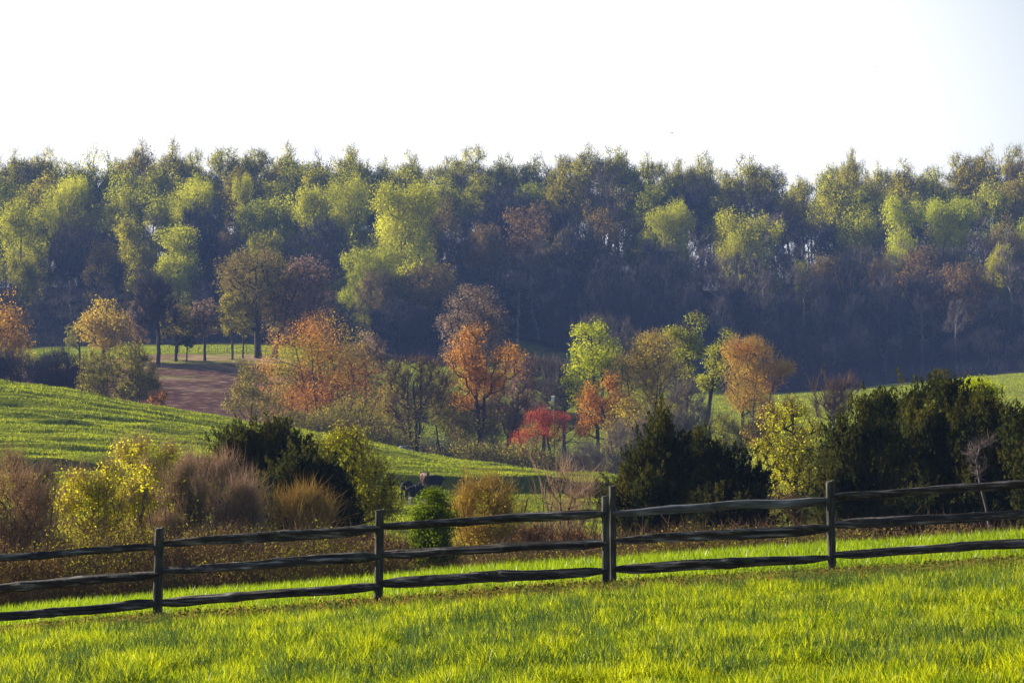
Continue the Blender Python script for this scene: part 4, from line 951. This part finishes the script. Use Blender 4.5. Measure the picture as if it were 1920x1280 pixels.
# ------------------------------------------------------------------ the wood on the ridge
VAR = {}
def variants(kind, n, **kw):
    VAR[kind] = []
    for k in range(n):
        sd_ = 1000 + len(VAR) * 50 + k
        H, W = kw.get('H', 24), kw.get('W', 10)
        args = {**kw, 'H': H, 'W': W, 'seed': sd_}
        pt, pc, mt, mc = tree_parts(**args)
        VAR[kind].append((pt, pc, mt, mc, H, W, [None, None]))
LF = dict(size=.42, aspect=.38, flat=1.15, up=.9, bark='bark', trunk=.26)
variants('skyline', 8, H=30, W=14, shape='tall', leaf='forest_yellow', clumps=200, per=76, lsp=.66, crown0=11, twig_per=8, twig='twig_mauve', twig_len=2.2, twig_w=.07, **LF)
variants('green', 5, H=22, W=12, shape='oval', leaf='forest_green', clumps=220, per=78, lsp=.66, twig_per=5, twig_len=2.0, twig_w=.07, **LF)
variants('bright', 5, H=22, W=12, shape='oval', leaf='forest_bright', clumps=220, per=80, lsp=.66, **LF)
variants('brown', 4, H=20, W=13, shape='dome', leaf='forest_brown', clumps=220, per=66, lsp=.66, twig_per=6, twig_len=1.8, twig_w=.07, **LF)
variants('olive', 4, H=20, W=12, shape='dome', leaf='forest_olive', clumps=220, per=66, lsp=.66, twig_per=4, twig_len=1.8, twig_w=.07, **LF)
variants('bare', 6, H=22, W=11, shape='dome', per=0, clumps=150, twig='twig_mauve', twig_per=16, twig_len=2.4, twig_w=.075, bark='bark', trunk=.22, twig_up=1.0)
variants('slim', 4, H=24, W=8, shape='tall', per=0, clumps=60, twig='twig_grey', twig_per=12, twig_len=2.2, twig_w=.055, bark='pale_bark', trunk=.19, twig_up=1.2, crown0=8)
variants('broad', 3, H=26, W=20, shape='oval', leaf='forest_bright', clumps=520, per=80, lsp=.75, **LF)
WOODS = []      # (px, depth, row, kind, object)
WN = dict(broad='bright_green_tree', skyline='yellow_green_tree', green='green_tree', bright='bright_green_tree', brown='brown_tree', olive='olive_tree', bare='bare_tree', slim='slender_bare_tree')
WC = dict(skyline='yellow-green', green='mid green', bright='bright pale green', brown='rusty brown', olive='olive brown', bare='mauve bare', slim='slender grey bare')
rw = np.random.default_rng(77)
def wood_tree(px, d, top, wpx, kind, label=None, row=None):
    x, y, z = at(px, d); s = d / F
    H = (640 - top) * s - z; W = wpx * s
    vs = VAR[kind]; pt, pc, mt, mc, H0, W0, cache = vs[rw.integers(len(vs))]
    e = empty(WN[kind], (x, y, z)); e.rotation_euler.z = rw.random() * 6.28
    e.scale = (W / W0, W / W0, H / H0)
    if cache[0] is None:
        a = build('trunk', pt, mt, e, smooth=True); b = build('crown' if kind not in ('bare', 'slim') else 'twigs', pc, mc, e)
        cache[0], cache[1] = a, b
    else:
        for q in cache:
            c = q.copy(); COL.objects.link(c); c.parent = e
    e['category'] = 'tree'; e['group'] = 'trees of the wood on the ridge'
    if label: e['label'] = label
    else: WOODS.append((px, row, kind, e))
    return e
# trees that stand out
SP = [(762, 444, 348, 185, 'bright', 'largest pale green crown of the wood, high left of centre'),
      (690, 432, 448, 125, 'bright', 'pale green crown leaning out below the largest pale green one'),
      (332, 440, 422, 112, 'bright', 'tall pale yellow-green tree lit against the dark wood on the left'),
      (500, 446, 422, 92, 'green', 'fresh green crown just above the great oak'),
      (255, 452, 392, 110, 'green', 'green crown up left of the tall pale yellow-green tree'),
      (430, 458, 424, 56, 'brown', 'small round rusty crown between the green crowns on the left'),
      (195, 440, 452, 95, 'olive', 'dull olive crown left of the tall pale yellow-green tree'),
      (40, 452, 372, 115, 'bright', 'tall yellowish crown near the left edge of the wood'),
      (45, 436, 470, 80, 'green', 'lower green crown at the left edge of the wood'),
      (125, 486, 336, 125, 'bright', 'broad lit crown high on the slope near the left edge'),
      (350, 480, 322, 130, 'green', 'rounded mid green crown high on the slope, left part of the wood'),
      (455, 492, 326, 52, 'bright', 'small pointed bright crown high on the slope left of centre'),
      (600, 470, 330, 110, 'bright', 'wide bright crown left of the largest pale green one'),
      (650, 480, 312, 120, 'green', 'tall green crown behind the pale ones left of centre'),
      (520, 482, 345, 110, 'bright', 'bright crown between the small pointed one and the wide one'),
      (385, 466, 372, 130, 'bare', 'mauve bare rounded crown in the upper left of the wood'),
      (150, 462, 418, 120, 'bare', 'mauve bare crown in the dark hollow on the left'),
      (600, 452, 404, 140, 'bare', 'mauve bare crown above the pinkish oak'),
      (930, 492, 352, 170, 'bare', 'wide flat mauve crown high in the centre of the wood'),
      (1005, 478, 380, 165, 'brown', 'flat brown crown under the wide mauve one'),
      (1065, 466, 425, 130, 'olive', 'low brown crown right of centre, below the flat brown one'),
      (905, 464, 410, 90, 'brown', 'rusty crown just right of the largest pale green crown'),
      (800, 432, 476, 170, 'olive', 'broad dull olive crown below the largest pale green one'),
      (715, 424, 500, 100, 'brown', 'pinkish brown crown at the foot of the pale green ones'),
      (1258, 478, 368, 125, 'green', 'pale green crown right of centre above the bare trunks'),
      (1400, 466, 378, 165, 'green', 'large rounded green crown right of centre on the slope'),
      (1510, 452, 474, 60, 'green', 'small green cone shaped crown below the bare trunks on the right'),
      (1690, 472, 368, 105, 'bright', 'brightest yellow-green crown in the right part of the wood'),
      (1785, 480, 376, 135, 'bright', 'wide yellow-green crown right of the brightest one'),
      (1740, 458, 450, 140, 'brown', 'rusty brown rounded crown below the bright ones on the right'),
      (1800, 444, 482, 135, 'brown', 'large rusty brown crown low on the right slope'),
      (1655, 456, 474, 62, 'brown', 'small rusty crown left of the rusty brown rounded ones'),
      (1890, 466, 395, 90, 'olive', 'olive brown crown near the right edge of the wood'),
      (1875, 448, 440, 80, 'bright', 'thin yellow-green crown near the right edge of the wood'),
      (1908, 510, 292, 56, 'brown', 'rusty crown on the skyline at the right edge'),
      (1598, 520, 284, 74, 'skyline', 'open crowned tree standing highest on the right skyline'),
      ]
for px, d, top, wpx, k, lb in SP:
    if k in ('bright', 'green') and wpx >= 120: k = 'broad'
    wood_tree(px, d, top, wpx, k, lb)
sky_y = lambda px: np.interp(px, [-300, 0, 60, 130, 200, 330, 450, 620, 760, 860, 950, 1080, 1180, 1240, 1330, 1440, 1500, 1560, 1700, 1820, 1920, 2200], [290, 292, 285, 298, 292, 284, 278, 275, 280, 290, 290, 284, 288, 292, 314, 318, 312, 302, 312, 290, 290, 290])
px = -120
while px < 2060:       # skyline row
    wood_tree(px, 522 + rw.normal() * 6, sky_y(px) + rw.normal() * 10 + 2, rw.uniform(90, 150), rw.choice(['skyline', 'green'], p=[.85, .15]), row='on the skyline'); px += rw.uniform(38, 64)
px = 1010
while px < 1640:       # bare trunks closing the gaps right of centre
    wood_tree(px, 532 + rw.normal() * 8, sky_y(px) + 30 + rw.random() * 60, rw.uniform(34, 60), 'slim', row='in the gaps'); px += rw.uniform(17, 30)
px = -100
while px < 2060:       # second row behind the skyline
    wood_tree(px, 540 + rw.normal() * 4, sky_y(px) + 14 + rw.random() * 14, rw.uniform(70, 110), 'skyline' if rw.random() < .6 else 'slim', row='behind the skyline row'); px += rw.uniform(50, 74)
px = -110
while px < 2060:       # upper slope
    k = rw.choice(['skyline', 'green', 'bright', 'bare'], p=[.45, .4, .15, .0]) if px < 850 or px > 1600 else rw.choice(['skyline', 'green', 'bare', 'slim'], p=[.5, .12, .2, .18])
    wood_tree(px, 502 + rw.normal() * 4, sky_y(px) + (22 if px < 850 else 30) + rw.random() * 26, rw.uniform(110, 160), k, row='just under the skyline'); px += rw.uniform(60, 84)
px = -110
while px < 2060:
    k = rw.choice(['green', 'bright', 'bare', 'skyline'], p=[.4, .2, .15, .25]) if px < 700 or px > 1600 else rw.choice(['bare', 'slim', 'olive', 'skyline'], p=[.32, .4, .1, .18])
    wood_tree(px, 482 + rw.normal() * 4, (372 if px < 900 else 392) + rw.normal() * 14, rw.uniform(95, 140), k, row='on the upper slope'); px += rw.uniform(70, 92)
px = -110
while px < 2060:
    k = rw.choice(['green', 'bare', 'olive', 'slim'], p=[.2, .42, .16, .22]) if px < 800 else rw.choice(['bare', 'olive', 'slim'], p=[.4, .12, .48])
    wood_tree(px, 462 + rw.normal() * 4, (430 if px < 900 else 455) + rw.normal() * 14, rw.uniform(90, 130), k, row='on the middle slope'); px += rw.uniform(70, 90)
px = -110
while px < 2060:
    k = rw.choice(['bare', 'olive', 'slim', 'green'], p=[.42, .14, .38, .06])
    wood_tree(px, 444 + rw.normal() * 4, 490 + rw.normal() * 14, rw.uniform(90, 125), k, row='on the lower slope'); px += rw.uniform(68, 86)
px = -110
while px < 2060:
    if not (900 < px < 1180) or rw.random() < .4:
        wood_tree(px, 428 + rw.normal() * 4, 548 + rw.normal() * 14, rw.uniform(65, 95), 'bare' if rw.random() < .75 else 'slim', row='at the wood foot')
    px += rw.uniform(52, 68)
px = -110
while px < 2060:
    if not (850 < px < 1200):
        wood_tree(px, 413 + rw.normal() * 3, (590 if px < 1200 else 620) + rw.normal() * 10, rw.uniform(45, 75), 'bare', row='on the lowest edge')
    px += rw.uniform(50, 70)
ORD = ['first', 'second', 'third', 'fourth', 'fifth', 'sixth', 'seventh', 'eighth', 'ninth', 'tenth', 'eleventh', 'twelfth', 'thirteenth', 'fourteenth', 'fifteenth', 'sixteenth', 'seventeenth', 'eighteenth', 'nineteenth', 'twentieth']
ORD += ['twenty-' + o for o in ORD[:9]] + ['thirtieth'] + ['thirty-' + o for o in ORD[:9]] + ['fortieth'] + ['forty-' + o for o in ORD[:9]]
from collections import defaultdict
rows = defaultdict(list)
for px, row, k, e in WOODS: rows[(row, k)].append((px, e))
for (row, k), L in rows.items():
    L.sort(key=lambda t: t[0]); i = 0; jl = 0; jr = 0
    for px, e in L:
        if px < 0: e['label'] = f"{WC[k]} tree {row}, {ORD[jl]} beyond the photo's left edge"; e['group'] = 'trees of the wood left of the view'; jl += 1
        elif px > 1920: e['label'] = f"{WC[k]} tree {row}, {ORD[jr]} beyond the photo's right edge"; e['group'] = 'trees of the wood right of the view'; jr += 1
        else: e['label'] = f'{WC[k]} tree {row}, {ORD[i]} from the left among its kind'; i += 1
# brushy undergrowth of the wood
def undergrowth():
    rng = np.random.default_rng(5); n = 4500
    y = rng.uniform(402, 548, n); x = rng.uniform(-1, 1, n) * (.262 * y + 12); c = x / y * F + 960
    k = (y > np.interp(c, [0, 480, 700, 850, 960, 1150, 1440, 1920], [402, 406, 396, 408, 450, 446, 405, 398])); x, y = x[k], y[k]
    P = np.stack([x, y, height(x, y) + .3], 1)
    v, q, t = twigs(rng, P, 16, 2.6, .05, 1.2, spread=.8, out=0, mid=np.zeros(3))
    n = 2600; y = rng.uniform(512, 556, n); x = rng.uniform(-1, 1, n) * (.262 * y + 12)
    P = np.stack([x, y, height(x, y) + rng.random(n) * 4], 1)
    v2, q2, t2 = twigs(rng, P, 9, 5.5, .08, 2.2, spread=.9, out=0, mid=np.zeros(3))
    tag(build('woodland_undergrowth', [(v, q, 0), (v, t, 0), (v2, q2, 0), (v2, t2, 0)], [M['twig_mauve']]), kind='stuff')
undergrowth()

# ------------------------------------------------------------------ cows on the pasture
def cow(label, px, d, yaw, mats, head_down=True, seed=1, calf=1.0):
    """one continuous skinned body: barrel, neck, head, jointed legs, tail"""
    x, y, z = at(px, d)
    V = []; E = []; R = []
    def v(p, r, q=None):
        V.append(p); R.append(r if isinstance(r, tuple) else (r, r)); i = len(V) - 1
        if q is not None: E.append((q, i))
        return i
    hip = v((-.55, 0, 1.12), (.30, .30)); mid = v((-.05, 0, 1.02), (.36, .40), hip); ch = v((.45, 0, 1.05), (.32, .36), mid)
    rump = v((-.82, 0, 1.14), (.24, .24), hip)
    if head_down:
        nk = v((.78, 0, 1.0), (.20, .24), ch); nk2 = v((1.08, 0, .66), (.13, .16), nk); hd = v((1.22, 0, .42), (.12, .13), nk2); mz = v((1.32, 0, .16), (.08, .08), hd)
    else:
        nk = v((.80, 0, 1.22), (.18, .22), ch); nk2 = v((1.05, 0, 1.40), (.13, .15), nk); hd = v((1.24, 0, 1.42), (.12, .13), nk2); mz = v((1.50, 0, 1.28), (.08, .08), hd)
    for s in (-1, 1):
        a = v((-.62, s * .17, .85), (.15, .13), hip); b = v((-.55, s * .18, .62), (.09, .08), a); c = v((-.72, s * .18, .42), (.055, .055), b); e = v((-.68, s * .18, .12), (.042, .042), c); v((-.64, s * .18, .0), (.055, .055), e)
        a = v((.45, s * .17, .80), (.12, .11), ch); b = v((.47, s * .17, .46), (.06, .06), a); c = v((.45, s * .17, .14), (.042, .042), b); v((.48, s * .17, .0), (.055, .055), c)
        v((hd and V[hd][0] - .06, s * .20, V[hd][2] + .10), (.03, .045), hd)
    t = v((-1.0, 0, 1.12), (.035, .035), rump); t = v((-1.06, 0, .8), (.025, .025), t); v((-1.07, 0, .45), (.05, .05), t)
    me = bpy.data.meshes.new('cow'); me.from_pydata(V, E, [])
    o = bpy.data.objects.new('cow', me); COL.objects.link(o)
    sk = o.modifiers.new('skin', 'SKIN'); sk.use_smooth_shade = True
    for i, r in enumerate(R): me.skin_vertices[0].data[i].radius = r
    me.skin_vertices[0].data[mid].use_root = True; me.skin_vertices[0].data[hip].use_root = False
    ss = o.modifiers.new('sub', 'SUBSURF'); ss.levels = 1; ss.render_levels = 2
    me.materials.append(mats)
    o.location = (x, y, z); o.rotation_euler.z = yaw; o.scale = (calf,) * 3
    return tag(o, label, 'cow', 'cattle grazing on the pasture')
def hide_mat(name, a, b, thr, belly=None):
    m, n, out = new_mat(name); tc = N(n, 'ShaderNodeTexCoord'); nz = N(n, 'ShaderNodeTexNoise'); nz.inputs['Scale'].default_value = 1.6; nz.inputs['Detail'].default_value = 1
    n.links.new(tc.outputs['Object'], nz.inputs['Vector'])
    c = ramp(n, nz.outputs[0], [(thr, a), (thr + .015, b)])
    if belly:
        sp = N(n, 'ShaderNodeSeparateXYZ'); n.links.new(tc.outputs['Object'], sp.inputs[0]); lt = N(n, 'ShaderNodeMath', operation='LESS_THAN'); lt.inputs[1].default_value = .62; n.links.new(sp.outputs[2], lt.inputs[0])
        mm = N(n, 'ShaderNodeMixRGB'); mm.inputs[2].default_value = (*belly, 1); n.links.new(lt.outputs[0], mm.inputs[0]); n.links.new(c, mm.inputs[1]); c = mm.outputs[0]
    p = N(n, 'ShaderNodeBsdfPrincipled'); p.inputs['Roughness'].default_value = .8; p.inputs['Specular IOR Level'].default_value = .1; n.links.new(c, p.inputs['Base Color']); n.links.new(p.outputs[0], out.inputs[0]); return m
BLK = (0.012, 0.010, 0.010); WHT = (0.36, 0.31, 0.26)
cow('black cow standing leftmost of the herd', 764, 146, math.radians(70), hide_mat('black_hide', BLK, (0.03, 0.02, 0.015), .6), True)
cow('black cow with white legs just above the bright green tree', 786, 144, math.radians(20), hide_mat('white_leg_hide', BLK, BLK, .6, WHT), True)
cow('brown and white faced cow behind the white legged one', 797, 152, math.radians(-80), hide_mat('brown_hide', (0.05, 0.025, 0.018), (0.20, 0.13, 0.09), .55), False)
cow('black cow furthest right, partly behind the brown and white one', 811, 154, math.radians(200), hide_mat('dark_hide', BLK, BLK, .6), True)

# ------------------------------------------------------------------ nest box on its pole, boulder, wire fence of the grove, birds
def simple_mat(name, c, rough=.7):
    m, n, out = new_mat(name); tc = N(n, 'ShaderNodeTexCoord'); nz = N(n, 'ShaderNodeTexNoise'); nz.inputs['Scale'].default_value = 4; nz.inputs['Detail'].default_value = 5
    n.links.new(tc.outputs['Object'], nz.inputs['Vector'])
    p = N(n, 'ShaderNodeBsdfPrincipled'); p.inputs['Roughness'].default_value = rough
    n.links.new(ramp(n, nz.outputs[0], [(.3, tuple(q * .75 for q in c)), (.7, c)]), p.inputs['Base Color']); n.links.new(p.outputs[0], out.inputs[0]); return m
def boxm(cx, cy, cz, sx, sy, sz, slope=0):
    v = np.array([[cx + i * sx / 2, cy + j * sy / 2, cz + k * sz / 2 + (slope * j if k > 0 else 0)] for k in (-1, 1) for j in (-1, 1) for i in (-1, 1)])
    return v, np.array([[0, 2, 3, 1], [4, 5, 7, 6], [0, 1, 5, 4], [2, 6, 7, 3], [0, 4, 6, 2], [1, 3, 7, 5]])
def disc(c, r, n=16, yoff=0):
    a = np.arange(n) * 2 * PI / n
    v = np.concatenate([np.stack([c[0] + r * np.cos(a), 0 * a + c[1], c[2] + r * np.sin(a)], 1), [[c[0], c[1], c[2]]]])
    return v, np.array([[i, (i + 1) % n, n] for i in range(n)])
d = 226; x, y, z = at(1039, d); s = d / F
nb = tag(empty('nest_box', (x, y, z)), 'white nest box on a tall thin pole above the red tree', 'nest box')
zt = (640 - 748) * s - z
w_ = simple_mat('white_paint', (.78, .80, .84)); pm = simple_mat('pole_wood', (.09, .07, .05)); dk = simple_mat('dark_hole', (.02, .02, .02))
v, f = tubes([(np.array([[0, .16, -.4], [0.02, .16, zt * .5], [0, .16, zt + .5]]), np.array([.06, .05, .045]))]); build('pole', [(v, f, 0)], [pm], nb, True)
v, f = boxm(-.12, 0, zt, .30, .24, .50); build('box', [(v, f, 0)], [w_], nb)
v, f = boxm(-.12, -.02, zt + .285, .36, .32, .06, .02); build('roof', [(v, f, 0)], [w_], nb)
v, f = disc((-.12, -.124, zt + .08), .04); build('entrance_hole', [(v, f, 0)], [dk], nb)  # flat dark disc, the shade inside the hole is put into its colour
v, f = tubes([(np.array([[0, .1, zt - .55], [-.6, .1, zt - .95], [-1.1, .1, zt - 1.25]]), np.array([.035, .03, .03]))]); build('brace', [(v, f, 0)], [simple_mat('brace_wood', (.35, .28, .24))], nb, True)
def rock(label, px, d, r, seed):
    import bmesh
    bm = bmesh.new(); bmesh.ops.create_icosphere(bm, subdivisions=4, radius=1); rng = np.random.default_rng(seed)
    pl = [(unit(rng.normal(size=3)), rng.uniform(.62, .9)) for _ in range(12)]
    for vv in bm.verts:
        p = np.array(vv.co)
        for nn_, dd in pl:
            e = p @ nn_ - dd
            if e > 0: p -= nn_ * e
        p *= 1 + .04 * rng.normal()
        vv.co = Vector((p[0] * r[0], p[1] * r[1], p[2] * r[2]))
    me = bpy.data.meshes.new('boulder'); bm.to_mesh(me); bm.free(); me.materials.append(simple_mat('pale_stone', (.15, .145, .155)))
    o = bpy.data.objects.new('boulder', me); COL.objects.link(o); o.location = at(px, d); return tag(o, label, 'rock', 'pale boulders on the hill crest')
rock('larger pale boulder on the hill crest under the dark bare tree', 757, 219, (.75, .6, .62), 1)
rock('smaller pale boulder right of the larger one on the hill crest', 768, 218, (.55, .5, .50), 2)
# wire fence along the grove
wf = tag(empty('wire_fence', at(440, 372)), 'thin wire fence on dark posts running along the grove', 'fence')
base = np.array(wf.location); wires = []
pts = [at(p_, 372 - (p_ - 300) * .004) for p_ in range(300, 531, 18)]
for p_ in pts:
    p_ = np.array(p_) - base
    v, f = tubes([(np.array([p_ + [0, 0, -.2], p_ + [0.02, 0, 1.35]]), np.array([.06, .05]))]); build('post', [(v, f, 0)], [pm], wf, True)
v, f = tubes([(np.array([np.array(p_) - base + [0, 0, hh] for p_ in pts]), np.full(len(pts), .015)) for hh in (.4, .8, 1.2)]); build('wire', [(v, f, 0)], [pm], wf, True)
def bird(label, px, py, d, r, yaw):
    e = tag(empty('bird', ((px - 960) * d / F, d, (640 - py) * d / F)), label, 'bird', 'birds in the white sky'); e.rotation_euler.z = yaw
    P = np.array([[-.9, 0, 0], [-.5, 0, .02], [0, 0, .03], [.45, 0, .05], [.7, 0, .04]]) * r
    v, f = tubes([(P, np.array([.03, .12, .2, .12, .03]) * r)]); build('body', [(v, f, 0)], [dk], e, True)
    for s_ in (-1, 1):
        V = np.array([[.25, 0, .06], [-.15, 0, .06], [-.1, s_ * .8, .34], [.2, s_ * .8, .36], [-.25, s_ * 1.6, .22], [.25, 0, .02], [-.15, 0, .02], [-.1, s_ * .8, .31], [.2, s_ * .8, .33]]) * r
        build('wing', [(V, np.array([[0, 1, 2, 3], [5, 6, 7, 8], [0, 3, 8, 5], [1, 2, 7, 6]]), 0), (V, np.array([[3, 2, 4], [8, 7, 4], [3, 4, 8], [2, 4, 7]]), 0)], [dk], e)
bird('small dark bird above the skyline right of centre', 1260, 250, 260, .30, .6)
bird('tiny dark bird high at the upper right of the sky', 1640, 126, 320, .28, 1.1)

# ------------------------------------------------------------------ haze
def haze():
    v, f = boxm(0, 680, 0, 3400, 2100, 2); lo, hi = -62.0, 62.0
    v[:, 2] = np.where(v[:, 2] < 0, lo, hi)
    m, n, out = new_mat('haze_air'); p = N(n, 'ShaderNodeVolumePrincipled'); p.inputs['Density'].default_value = HAZE
    p.inputs['Color'].default_value = (0.28, 0.45, 1.0, 1); p.inputs['Anisotropy'].default_value = 0.0
    n.links.new(p.outputs[0], out.inputs['Volume']); m.cycles.homogeneous_volume = True
    tag(build('haze', [(v, f, 0)], [m]), kind='stuff')
HAZE = 0.00020
haze()
